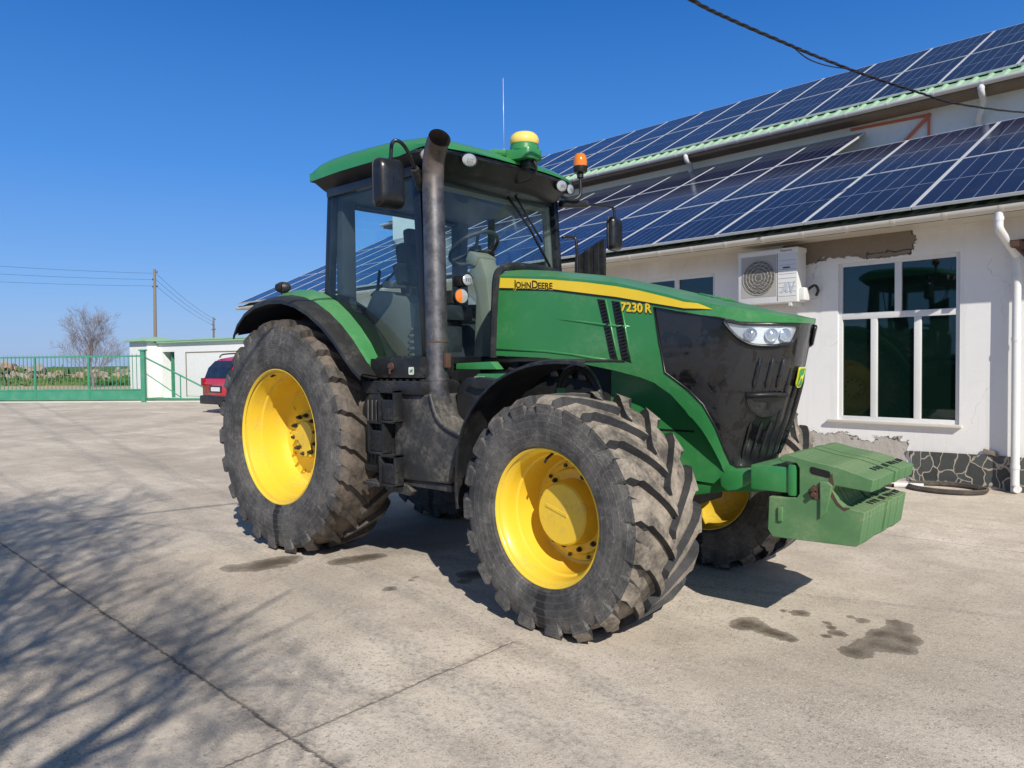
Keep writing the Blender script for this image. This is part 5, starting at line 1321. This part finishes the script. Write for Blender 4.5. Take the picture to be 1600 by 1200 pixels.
link('panel_rail', bm, M['alu'], BLD)
bm = bmesh.new()
for yy in (-.4, 1.0, 1.9, 3.1): box2(bm, (UL, yy - .02, 3.315 + (yy + .57) * S1 - .075), (UR - .2, yy + .02, 3.315 + (yy + .57) * S1 - .04))
link('panel_rail', bm, M['alu'], BLD)

# ------------------------------------------------------------------ air conditioner on the wall
AC = empty('air_conditioner', BQ, R(-4)); tag(AC, 'white outdoor air conditioner with round fan grille left of the big window', 'air conditioner')
X0, X1, Z0, Z1, YF, YB = -3.23, -2.37, 2.32, 3.045, -.36, -.09
bm = bmesh.new()
box2(bm, (X0, YF, Z0), (X1, YB, Z1), .014)
box2(bm, (X0 - .004, YF - .006, Z1 - .055), (X1 + .006, YB + .004, Z1 + .004), .006)
body = link('casing', bm, M['white'], AC, True, 30)
bm = bmesh.new(); box2(bm, (X1, -.30, Z0 + .02), (X1 + .065, -.12, Z0 + .19), .015); link('valve_cover', bm, M['white'], AC, True, 30)
bm = bmesh.new(); box2(bm, (X0 + .05, YF - .003, Z0 + .09), (X0 + .57, YF + .001, Z1 - .07)); fp = link('grille_panel', bm, M['plastic_grey'], AC)
fp.data.materials.clear(); fp.data.materials.append(paint('ac_panel', (.42, .40, .37), .6, dustamt=.2))
cx, cz, fr = X0 + .315, Z0 + .36, .235
bm = bmesh.new(); lathe(bm, [(YF - .006, .001), (YF - .006, fr)], 'Y', 40, (cx, 0, cz)); link('fan_recess', bm, M['decal_black'], AC)
bm = bmesh.new()
for k in range(27):
    zz_ = -fr + .009 + k * (2 * fr - .018) / 26; hw = math.sqrt(max(fr * fr - zz_ * zz_, 0)) * .985
    n_ = max(4, int(hw / .02)); tube(bm, [(cx - hw + 2 * hw * i / n_, YF - .010, cz + zz_ + (.0035 if i % 2 else -.0035)) for i in range(n_ + 1)], .0030, 4)
for k in range(5):
    r = .05 + .046 * k; tube(bm, [(cx + r * math.cos(2 * math.pi * t / 36), YF - .013, cz + r * math.sin(2 * math.pi * t / 36)) for t in range(37)], .0026, 4, False)
link('fan_guard', bm, M['cream'], AC)
bm = bmesh.new(); box2(bm, (X0 + .58, YF - .0025, Z0 + .02), (X0 + .586, YF, Z1 - .06)); box2(bm, (X0 + .66, YF - .004, Z0 + .455), (X0 + .76, YF, Z0 + .475), .003)
for k in range(9): box2(bm, (X0 + .60, YF - .0022, Z0 + .08 + .06 * k), (X1 - .02, YF, Z0 + .082 + .06 * k))
link('front_groove', bm, M['plastic_grey'], AC)
me = text_mesh('Panasonic', .052, .0)
bm = bmesh.new(); bm.from_mesh(me)
for v in bm.verts: v.co = Vector((X0 + .625 + v.co.x * .80, YF - .0075, Z1 - .045 + v.co.y))
link('lettering', bm, M['decal_black'], AC, normals=False)
bm = bmesh.new()
for poly in ([(.63, .13), (.70, .27), (.73, .27), (.73, .13), (.705, .13), (.70, .16), (.665, .16), (.66, .13)], [(.74, .27), (.765, .27), (.785, .18), (.82, .28), (.84, .28), (.79, .12), (.77, .12)]): prism(bm, [(X0 + a, Z0 + b) for a, b in poly], 'Y', YF - .004, YF - .001)
link('front_mark', bm, M['alu'], AC)
bm = bmesh.new(); box2(bm, (X0 + .08, YF, Z0 - .05), (X0 + .12, .0, Z0 - .005)); box2(bm, (X1 - .12, YF, Z0 - .05), (X1 - .08, .0, Z0 - .005)); link('wall_bracket', bm, M['white'], AC)
bm = bmesh.new(); tube(bm, smooth_path([(X1 + .05, -.16, Z0 + .16), (X1 + .12, -.10, Z0 + .22), (X1 + .15, -.06, Z0 + .16), (X1 + .11, -.02, Z0 + .09)], 5), .018, 8); link('pipe', bm, M['cable'], AC, True)

# hose coil lying at the foot of the wall
bm = bmesh.new()
def hose_pt(t, k): return (3.58 + .40 * math.cos(t) + .02 * k, 5.37 + .30 * math.sin(t) + .015 * k, .022 + .03 * k)
ps = [(2.2, 5.10, .02), (2.7, 5.18, .02), (3.05, 5.27, .02)] 
for k in range(3):
    for i in range(20): ps.append(hose_pt(math.pi + 2 * math.pi * i / 20 + .15 * k, k * .35))
tube(bm, smooth_path(ps, 3), .019, 8); HO = link('hose', bm, M['hose'], None, True); tag(HO, 'dark brown hose lying in a loop on the concrete at the foot of the wall', 'hose')
bm = bmesh.new(); tube(bm, [(3.06, 5.25, .03), (3.36, 5.33, .032)], .034, 12); link('hose_sleeve', bm, M['white'], HO, True, 40)

# overhead cable
bm = bmesh.new()
CP = [(2.55, -6.2, 4.75), (2.75, -2.6, 4.22), (2.95, -.7, 4.07), (3.03, .32, 4.06), (2.97, 1.08, 4.19), (2.99, 1.98, 4.30), (2.99, 2.95, 4.44), (3.03, 4.44, 4.65), (3.12, 6.12, 4.89), (3.24, 7.58, 5.09), (3.7, 10.07, 5.46), (4.1, 10.9, 5.65)]
base = smooth_path(CP, 14)
for ph in (0, 2.1, 4.2):
    tube(bm, [p + Vector((math.cos(i * .75 + ph), 0, math.sin(i * .75 + ph))) * .008 for i, p in enumerate(base)], .0075, 6)
sag = [base[74] + Vector((0, 0, -.0)), base[80] + Vector((0, 0, -.055)), base[86] + Vector((0, 0, -.05)), base[92]]
tube(bm, smooth_path(sag, 5), .006, 6)
tag(link('overhead_cable', bm, M['cable'], None, True), 'twisted black cable strung overhead across the upper right sky', 'cable')

# ------------------------------------------------------------------ gate
ga = math.atan2(gd.y, gd.x)
GT = empty('sliding_gate', GP, ga); tag(GT, 'long green steel sliding gate with vertical bars', 'gate')
def gb(a, b): return a
bm = bmesh.new()
LG_ = 16.0
box2(bm, (0, -.03, 1.93), (LG_, .03, 2.0)); box2(bm, (0, -.03, .10), (LG_, .03, .16)); box2(bm, (0, -.03, .50), (LG_, .03, .56))
for k in range(5): box2(bm, (.02 + 2.55 * k, -.034, .16), (.09 + 2.55 * k, .034, 1.93))
link('gate_frame', bm, M['gate'], GT)
bm = bmesh.new(); box2(bm, (.09, -.012, .16), (LG_, .012, .50)); link('gate_panel', bm, M['gate'], GT)
bm = bmesh.new()
for k in range(int(LG_ / .19)):
    x = .2 + .19 * k; box2(bm, (x - .011, -.011, .56), (x + .011, .011, 2.0)); bmesh.ops.create_cone(bm, cap_ends=True, segments=4, radius1=.02, radius2=.001, depth=.11, matrix=Matrix.Translation((x, 0, 2.05)))
link('gate_bars', bm, M['gate'], GT)
bm = bmesh.new(); tube(bm, [(-.05, 0, 1.88), (-3.6, 0, .14)], .035, 6); box2(bm, (-3.7, -.03, .10), (0, .03, .15)); tube(bm, [(-1.6, 0, 1.1), (-1.6, 0, .15)], .025, 6); tube(bm, [(-1.62, 0, .18), (-.05, 0, 1.2)], .02, 6); link('gate_brace', bm, M['gate'], GT)
bm = bmesh.new(); box2(bm, (-.10, .06, 0), (.08, .22, 2.18), .01); box2(bm, (-.14, .02, 2.18), (.12, .26, 2.24), .01); o = link('gate_post', bm, M['gate'], None); o.location = GP; o.rotation_euler = (0, 0, ga); tag(o, 'thick green steel post at the right end of the gate', 'post')
bm = bmesh.new(); box2(bm, (-4.5, -.12, 0), (LG_ + 3, .12, .045)); o = link('gate_track', bm, M['alu'], None); o.location = GP; o.rotation_euler = (0, 0, ga); tag(o, kind='structure')

# white garage and its corner pillar behind the gate
gq = Vector((-31.45, 11.42, 0)); gr = math.atan2(.85, 6.3)
GA = empty('garage', gq, gr); tag(GA, 'low white garage building with flat green coping behind the red car', 'building')
bm = bmesh.new()
wm = plain('garage_white', (.82, .82, .80), .9)
cells(bm, [0, .35, 1.35, 14], [0, 2.2, 2.62], [(.35, 1.35, 0, 2.2)], 0, .5)
for pts in (((0, 0, 0), (0, 0, 2.62), (0, 5, 2.62), (0, 5, 0)), ((14, 0, 0), (14, 0, 2.62), (14, 5, 2.62), (14, 5, 0)), ((0, 5, 0), (14, 5, 0), (14, 5, 2.62), (0, 5, 2.62)), ((0, 0, 2.62), (14, 0, 2.62), (14, 5, 2.62), (0, 5, 2.62))): bm.faces.new([bm.verts.new(p) for p in pts])
link('wall', bm, wm, GA, normals=False)
bm = bmesh.new(); box2(bm, (-.02, -.16, 2.62), (14.1, 5.1, 2.70)); box2(bm, (-.02, -.18, 2.70), (14.1, -.05, 2.76)); link('roof_coping', bm, M['roofgreen'], GA)
bm = bmesh.new(); box2(bm, (.36, .42, 0), (1.34, .46, 2.2)); box2(bm, (.75, .2, 0), (.80, .45, 2.1)); link('door', bm, M['gate'], GA)
bm = bmesh.new(); box2(bm, (2.35, -.02, .12), (6.6, -.002, 2.12)); link('garage_door', bm, wm, GA)
bm = bmesh.new(); box2(bm, (2.28, -.03, 2.12), (6.68, -.001, 2.17)); box2(bm, (2.28, -.03, .1), (2.35, -.001, 2.12)); link('door_frame', bm, M['timber'], GA)
PI_ = empty('wall_pillar', gq, gr); tag(PI_, 'square white pillar with a pale green hipped cap beside the gate', 'pillar')
bm = bmesh.new(); box2(bm, (-1.55, -.55, 0), (-.03, 1.0, 2.72)); link('shaft', bm, wm, PI_)
bm = bmesh.new(); v = [bm.verts.new(p) for p in ((-1.78, -.78, 2.72), (.2, -.78, 2.72), (.2, 1.22, 2.72), (-1.78, 1.22, 2.72), (-1.78, -.78, 2.78), (.2, -.78, 2.78), (.2, 1.22, 2.78), (-1.78, 1.22, 2.78), (-.78, .2, 2.98))]
for q in ((0, 1, 5, 4), (1, 2, 6, 5), (2, 3, 7, 6), (3, 0, 4, 7), (4, 5, 8), (5, 6, 8), (6, 7, 8), (7, 4, 8), (3, 2, 1, 0)): bm.faces.new([v[i] for i in q])
link('cap', bm, M['roofgreen'], PI_)

# ------------------------------------------------------------------ red car (rear towards the yard)
CAR = empty('parked_car', (-17.32, 7.12, 0), 0); tag(CAR, 'red estate car with roof rails parked beyond the rear wheel of the tractor', 'car')
def car_body():
    bm = bmesh.new()
    # stations along y (rear 0 -> front 4.6): (y, half width, z bottom, z belt, z roof, roof half width)
    ST_ = [(0.0, .80, .42, .86, .90, .74), (.05, .86, .34, .98, 1.04, .78), (.18, .90, .30, 1.02, 1.36, .72), (.42, .91, .28, 1.03, 1.62, .66), (.9, .915, .28, 1.02, 1.70, .66), (1.9, .92, .28, 1.00, 1.72, .66), (2.6, .92, .28, .98, 1.64, .64), (3.05, .915, .28, .97, 1.30, .66), (3.4, .91, .28, .97, 1.02, .72), (4.1, .88, .28, .86, .90, .66), (4.5, .80, .32, .70, .74, .58), (4.6, .70, .40, .60, .62, .5)]
    rows = []
    for y, hw, zb, zbelt, zr, rw in ST_:
        p = [(-hw * .94, zb), (-hw, zb + .14), (-hw * 1.0, (zb + zbelt) / 2 + .05), (-hw * .985, zbelt), (-(rw + (hw - rw) * .35), zbelt + (zr - zbelt) * .62), (-rw, zr - .03), (-rw * .72, zr)]
        p = p + [(-a, b) for a, b in p[::-1]]
        rows.append([bm.verts.new((a, y, b)) for a, b in p])
    for a, b in zip(rows, rows[1:]):
        for i in range(len(a) - 1): bm.faces.new((a[i], a[i + 1], b[i + 1], b[i]))
        bm.faces.new((a[-1], a[0], b[0], b[-1]))
    bm.faces.new(rows[0][::-1]); bm.faces.new(rows[-1])
    return bm
body = link('body', car_body(), M['redcar'], CAR, True, 45)
CAR.scale = (1.08, 1.08, 1.08)
bm = bmesh.new(); rw = [[bm.verts.new((sx * hw, y - .02, z + .008)) for sx in (-1, 1)] for hw, y, z in ((.74, .055, 1.04), (.70, .16, 1.34), (.62, .34, 1.55))]
for a, b in zip(rw, rw[1:]): bm.faces.new((a[0], a[1], b[1], b[0]))
link('rear_window', bm, M['car_glass'], CAR)
for sg in (-1, 1):
    for y0, y1 in ((.42, 1.2), (1.28, 2.2), (2.27, 2.95)):
        bm = bmesh.new(); xa, xb = sg * .915, sg * .735
        bm.faces.new([bm.verts.new(p) for p in ((xa, y0 - .14 if y0 < 1 else y0, 1.05), (xa, y1 + (.12 if y1 > 2.9 else 0), 1.04), (sg * .705, y1 - (.2 if y1 > 2.9 else 0), 1.55), (sg * .70, y0 + .06, 1.56))]); link('side_window', bm, M['car_glass'], CAR)
    bm = bmesh.new(); tube(bm, smooth_path([(sg * .60, .45, 1.66), (sg * .60, .6, 1.76), (sg * .60, 1.4, 1.79), (sg * .60, 2.3, 1.76), (sg * .60, 2.5, 1.68)], 4), .022, 6); link('roof_rail', bm, M['satin'], CAR, True)
    bm = bmesh.new(); box(bm, (sg * .80, .03, .93), (.14, .12, .24), None, .03); link('tail_light', bm, M['redlens'], CAR, True)
bm = bmesh.new(); box(bm, (0, .02, .40), (1.70, .22, .26), None, .05); tube(bm, [(-.55, -.05, .31), (-.55, .2, .31)], .04, 8); link('bumper', bm, M['plastic'], CAR, True, 40)
bm = bmesh.new(); box(bm, (0, -.012, .72), (.52, .012, .12)); link('number_plate', bm, M['plate'], CAR)
bm = bmesh.new(); box(bm, (0, -.004, .72), (.72, .012, .2)); link('plate_recess', bm, M['satin'], CAR)
for y in (.82, 3.6):
    for sg in (-1, 1):
        bm = bmesh.new(); lathe(bm, [(-.10, .20), (-.11, .30), (-.09, .33), (.09, .33), (.11, .30), (.10, .20)], 'X', 28, (sg * .80, y, .33)); w = link('wheel', bm, M['shaded_rubber'], CAR, True, 40)
        bm = bmesh.new(); lathe(bm, [(sg * .09, .20), (sg * .07, .19), (sg * .08, .06), (sg * .09, .001)], 'X', 24, (sg * .80, y, .33)); link('wheel_rim', bm, M['alu'], w, True, 40)

# ------------------------------------------------------------------ power poles and lines
def pole(x, y, h, lean, label):
    r = empty('power_pole', (x, y, 0)); tag(r, label, 'utility pole')
    bm = bmesh.new(); tube(bm, [(0, 0, -.1), (lean * .5, 0, h * .5), (lean, 0, h)], [.17, .15, .12], 10); link('shaft', bm, M['timber'], r, True, 40)
    bm = bmesh.new()
    for z, d in ((h - .35, .22), (h - 1.05, -.2), (h - 1.7, .2), (h - 1.75, -.2)):
        tube(bm, [(lean, 0, z), (lean + d * .7, d * .7, z + .02)], .03, 6); lathe(bm, [(z, .05), (z + .12, .06), (z + .16, .02)], 'Z', 8, (lean + d * .7, d * .7, 0))
    link('insulator', bm, M['bolt'], r, True)
    return r
pole(-67.95, 26.8, 10.75, .35, 'tall wooden power pole rising behind the white pillar')
pole(-92.5, 45.1, 8.0, .1, 'short looking wooden power pole far behind the garage')
def wire(a, b, sag, label, group):
    a, b = Vector(a), Vector(b); bm = bmesh.new()
    tube(bm, [a.lerp(b, i / 24) - Vector((0, 0, sag * 4 * (i / 24) * (1 - i / 24))) for i in range(25)], .013, 4); tag(link('power_line', bm, M['cable'], None), label, 'power line', group)
for k, z in enumerate((10.35, 9.75, 9.15)):
    wire((-67.7, 26.8, z), (-61.9 - k * .3, -22.3, z + .55 - k * .1), .95, ('topmost', 'middle', 'lowest')[k] + ' thin wire left of the wooden pole', 'power lines left of the pole')
    wire((-67.6, 26.8, z + .1), (-92.4, 45.2, 7.75 - k * .45), .35, ('topmost', 'middle', 'lowest')[k] + ' thin wire running down right from the wooden pole', 'power lines right of the pole')

# ------------------------------------------------------------------ bare trees
SHADE = [(-9, 1.2), (-4.8, .75), (-3.0, -.6), (-1.0, -1.45), (.8, -2.0), (1.85, -2.15), (3.4, -2.35), (6, -2.8)]
def casts_right(p):   # would the shadow of this point reach the open middle of the yard?
    k = p.z / .573; x, y = p.x - .659 * k, p.y + .428 * k
    return y > lerpt(x, SHADE)
def tree(nm, loc, h, seed, spread, levels, r0, label, clear=.22, n0=7, mat=None, lean=(0, 0), twigs=True, mul=(4, 4, 5, 4), prune=False):
    rnd = random.Random(seed); root = empty(nm, loc); tag(root, label, 'tree')
    bt, bc = bmesh.new(), bmesh.new()
    def branch(bm, p, d, L, r, lev):
        if prune and lev and casts_right(Vector(loc) + p + d * L * .8): return
        pts = [p]; rs = [r]; n = 5 if lev < 2 else 4; dd = d.copy()
        for i in range(n):
            dd = (dd + Vector((rnd.gauss(0, .16), rnd.gauss(0, .16), rnd.gauss(.05, .10)))).normalized()
            pts.append(pts[-1] + dd * L / n); rs.append(r * (1 - .62 * (i + 1) / n))
        tube(bm, pts, rs, 7 if lev == 0 else (5 if lev < 2 else 3), False)
        if lev >= levels: return
        m = n0 if lev == 0 else mul[min(lev, len(mul) - 1)]
        for k in range(m):
            t = (clear + (1 - clear) * (k + rnd.random()) / m) if lev == 0 else .25 + .75 * (k + rnd.random()) / m
            i = min(int(t * n), n - 1); q = pts[i].lerp(pts[i + 1], t * n - i); base = (pts[i + 1] - pts[i]).normalized()
            a = rnd.random() * 2 * math.pi; o = base.orthogonal().normalized(); o = (o * math.cos(a) + base.cross(o) * math.sin(a))
            s = spread * rnd.uniform(.75, 1.2); nd = (base * math.cos(s) + o * math.sin(s) + Vector((0, 0, .18))).normalized()
            branch(bc, q, nd, L * rnd.uniform(.48, .68) * (1.12 - .35 * t), max(rs[i] * (.34 if lev == 0 else .55), .0050), lev + 1)
    branch(bt, Vector((0, 0, -.1)), Vector((lean[0], lean[1], 1)).normalized(), h * .62, r0, 0)
    tm = mat or M['bark']
    link('trunk', bt, tm, root, True, 60); link('crown', bc, tm, root, True, 60)
    return root
M['bark'] = paint('bark', (.13, .10, .085), .9, dust=(.22, .18, .15), dustamt=.4, sc=6)
M['bark_far'] = paint('bark_hazy', (.20, .16, .16), .9, dust=(.3, .26, .25), dustamt=.4, sc=6)
tree('bare_tree', (-53.0, 16.0, 0), 6.2, 11, .70, 4, .10, 'leafless round tree standing beyond the green gate', .04, 20, M['bark_far'], mul=(9, 7, 6, 5))
tree('bare_tree', (6.35, -7.55, 0), 9.6, 37, .84, 4, .19, 'tall leafless tree standing behind the camera, throwing its shadow on the concrete', .22, 18, M['bark'], mul=(10, 8, 7, 5), prune=True)

# ------------------------------------------------------------------ rubble heap and weeds beyond the gate
def rock_mat():
    m, nt, out = new_mat('rubble_stone'); g = NG(nt); o = g.obj(); n = g.noise(o, 1.2, 6, .7); n2 = g.noise(o, .35, 3)
    c = g.mix(n, (.20, .175, .14), (.42, .37, .30)); c = g.mix(g.step(n2, .5, .62), c, (.36, .24, .16)); g.bsdf(out, c, .95, bump=n, bstr=.6, bdist=.1); M['rock'] = m
rock_mat()
rnd = random.Random(5); bm = bmesh.new(); bw = bmesh.new()
for i in range(900):
    a = rnd.uniform(-16, 70); 
    hgt = 1.5 * (.6 + .4 * math.sin(a * .31 + 1)) * (.75 + .25 * math.sin(a * .83)) + .9
    b = 40 + rnd.gauss(0, 2.0); k = max(0, 1 - abs(b - 40) / 4.5)
    p = GP + gd * a + gn * b; s = rnd.uniform(.25, .75)
    r = bmesh.ops.create_icosphere(bm, subdivisions=1, radius=s); mt = Matrix.Translation((p.x, p.y, hgt * k * rnd.uniform(.2, 1.0))) @ Matrix.Rotation(rnd.uniform(0, 6), 4, (rnd.random() + .1, rnd.random(), rnd.random())) @ Matrix.Diagonal((1, rnd.uniform(.5, 1), rnd.uniform(.35, .8), 1))
    for v in r['verts']: v.co *= rnd.uniform(.75, 1.15)
    bmesh.ops.transform(bm, matrix=mt, verts=r['verts'])
tag(link('rubble', bm, M['rock']), 'long heap of stone rubble beyond the gate', None, None, 'stuff')
for a, z, s in ((13.5, 1.9, 1.6), (7.6, 2.0, .7), (19.0, 1.7, .9)):
    p = GP + gd * a + gn * 37.5; bm = bmesh.new(); box(bm, (0, 0, 0), (s, .8, .22), Matrix.Rotation(R(17), 3, 'X') @ Matrix.Rotation(R(14 - s * 8), 3, 'Y'), .02); box(bm, (-s * .3, .1, -.9), (.3, .3, 1.6), Matrix.Rotation(R(12), 3, 'X'), .02)
    o = link('concrete_slab', bm, M['white']); o.location = (p.x, p.y, z); o.rotation_euler = (0, 0, ga); tag(o, {13.5: 'largest pale slab tilted on the rubble heap', 7.6: 'small pale slab on the rubble heap nearest the pillar', 19.0: 'pale slab at the left end of the rubble heap'}[a], 'slab')
bm = bmesh.new()
for i in range(5200):
    a = rnd.uniform(-18, 75); b = rnd.uniform(25, 37) if i % 9 else rnd.uniform(37, 47); p = GP + gd * a + gn * b
    hg = rnd.uniform(.12, .5) * (1.6 if b > 33 else .8); zz = 0 if b < 37 else rnd.uniform(.1, 1.1)
    t = rnd.uniform(0, 6.28); dx, dy = math.cos(t) * rnd.uniform(.10, .3), math.sin(t) * rnd.uniform(.1, .3)
    v = [bm.verts.new((p.x - dx, p.y - dy, zz)), bm.verts.new((p.x + dx, p.y + dy, zz)), bm.verts.new((p.x + dx * .6 + rnd.gauss(0, .12), p.y + dy * .6, zz + hg)), bm.verts.new((p.x - dx * .7, p.y + rnd.gauss(0, .12), zz + hg * .8))]
    bm.faces.new(v)
tag(link('weeds', bm, M['weeds'] if 'weeds' in M else M['meadow']), 'green weeds growing along the rubble heap', None, None, 'stuff')

# ------------------------------------------------------------------ light, sky, camera
SUN = Vector((.659, -.428, .573)).normalized()
ld = bpy.data.lights.new('sun', 'SUN'); ld.energy = 5.0; ld.angle = R(.53); ld.color = (1.0, .945, .855)
lo = bpy.data.objects.new('sun', ld); COL.objects.link(lo); lo.rotation_euler = (-SUN).to_track_quat('-Z', 'Y').to_euler(); lo.location = SUN * 60
w = bpy.data.worlds.new('World'); scene.world = w; w.use_nodes = True; nt = w.node_tree; nt.nodes.clear(); g = NG(nt)
sky = g.n('ShaderNodeTexSky', sky_type='NISHITA'); sky.sun_disc = False; sky.sun_elevation = math.asin(SUN.z); sky.sun_rotation = math.atan2(SUN.x, SUN.y)
sky.altitude = 100; sky.air_density = 1.0; sky.dust_density = .6; sky.ozone_density = 3.0
hs = g.n('ShaderNodeHueSaturation'); hs.inputs['Saturation'].default_value = 1.2; hs.inputs['Value'].default_value = 1.0; hs.inputs['Hue'].default_value = .505
g.l(sky.outputs[0], hs.inputs['Color'])
tc = g.n('ShaderNodeTexCoord'); zz = g.sep(tc.outputs['Generated'])[2]
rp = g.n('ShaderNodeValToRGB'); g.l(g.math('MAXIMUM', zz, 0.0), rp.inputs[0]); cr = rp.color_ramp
for p, c in ((0.0, (2.5, 3.95, 7.2)), (.10, (1.5, 3.55, 7.8)), (.24, (.55, 2.5, 7.3)), (.45, (.06, 1.25, 4.9)), (.60, (.55, 1.05, 2.0)), (1.0, (.65, .9, 1.3))):  # top two stops are unseen sky, made neutral to set the ambient fill
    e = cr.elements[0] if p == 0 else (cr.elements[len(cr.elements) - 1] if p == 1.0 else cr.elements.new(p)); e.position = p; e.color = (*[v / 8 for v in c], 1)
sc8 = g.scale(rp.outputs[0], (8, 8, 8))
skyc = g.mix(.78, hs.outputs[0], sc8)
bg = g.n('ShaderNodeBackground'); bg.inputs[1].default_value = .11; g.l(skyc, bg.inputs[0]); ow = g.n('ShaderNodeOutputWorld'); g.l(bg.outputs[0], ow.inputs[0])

cd = bpy.data.cameras.new('camera'); cam = bpy.data.objects.new('camera', cd); COL.objects.link(cam); scene.camera = cam
yaw, pitch, roll = 2.2963, -.0300, -.0109
f = Vector((math.cos(yaw) * math.cos(pitch), math.sin(yaw) * math.cos(pitch), math.sin(pitch))); r = Vector((math.sin(yaw), -math.cos(yaw), 0)); u = r.cross(f)
r2 = r * math.cos(roll) + u * math.sin(roll); u2 = -r * math.sin(roll) + u * math.cos(roll)
mw = Matrix((r2, u2, -f)).transposed().to_4x4(); mw.translation = (5.591, -4.4953, 1.5593); cam.matrix_world = mw
cd.sensor_width = 36; cd.lens = 1173.24 / 1600 * 36; cd.clip_start = .05; cd.clip_end = 6000
scene.view_settings.view_transform = 'Standard'; scene.view_settings.look = 'None'; scene.view_settings.exposure = 0; scene.view_settings.gamma = 1
scene.cycles.max_bounces = 10; scene.cycles.transparent_max_bounces = 24
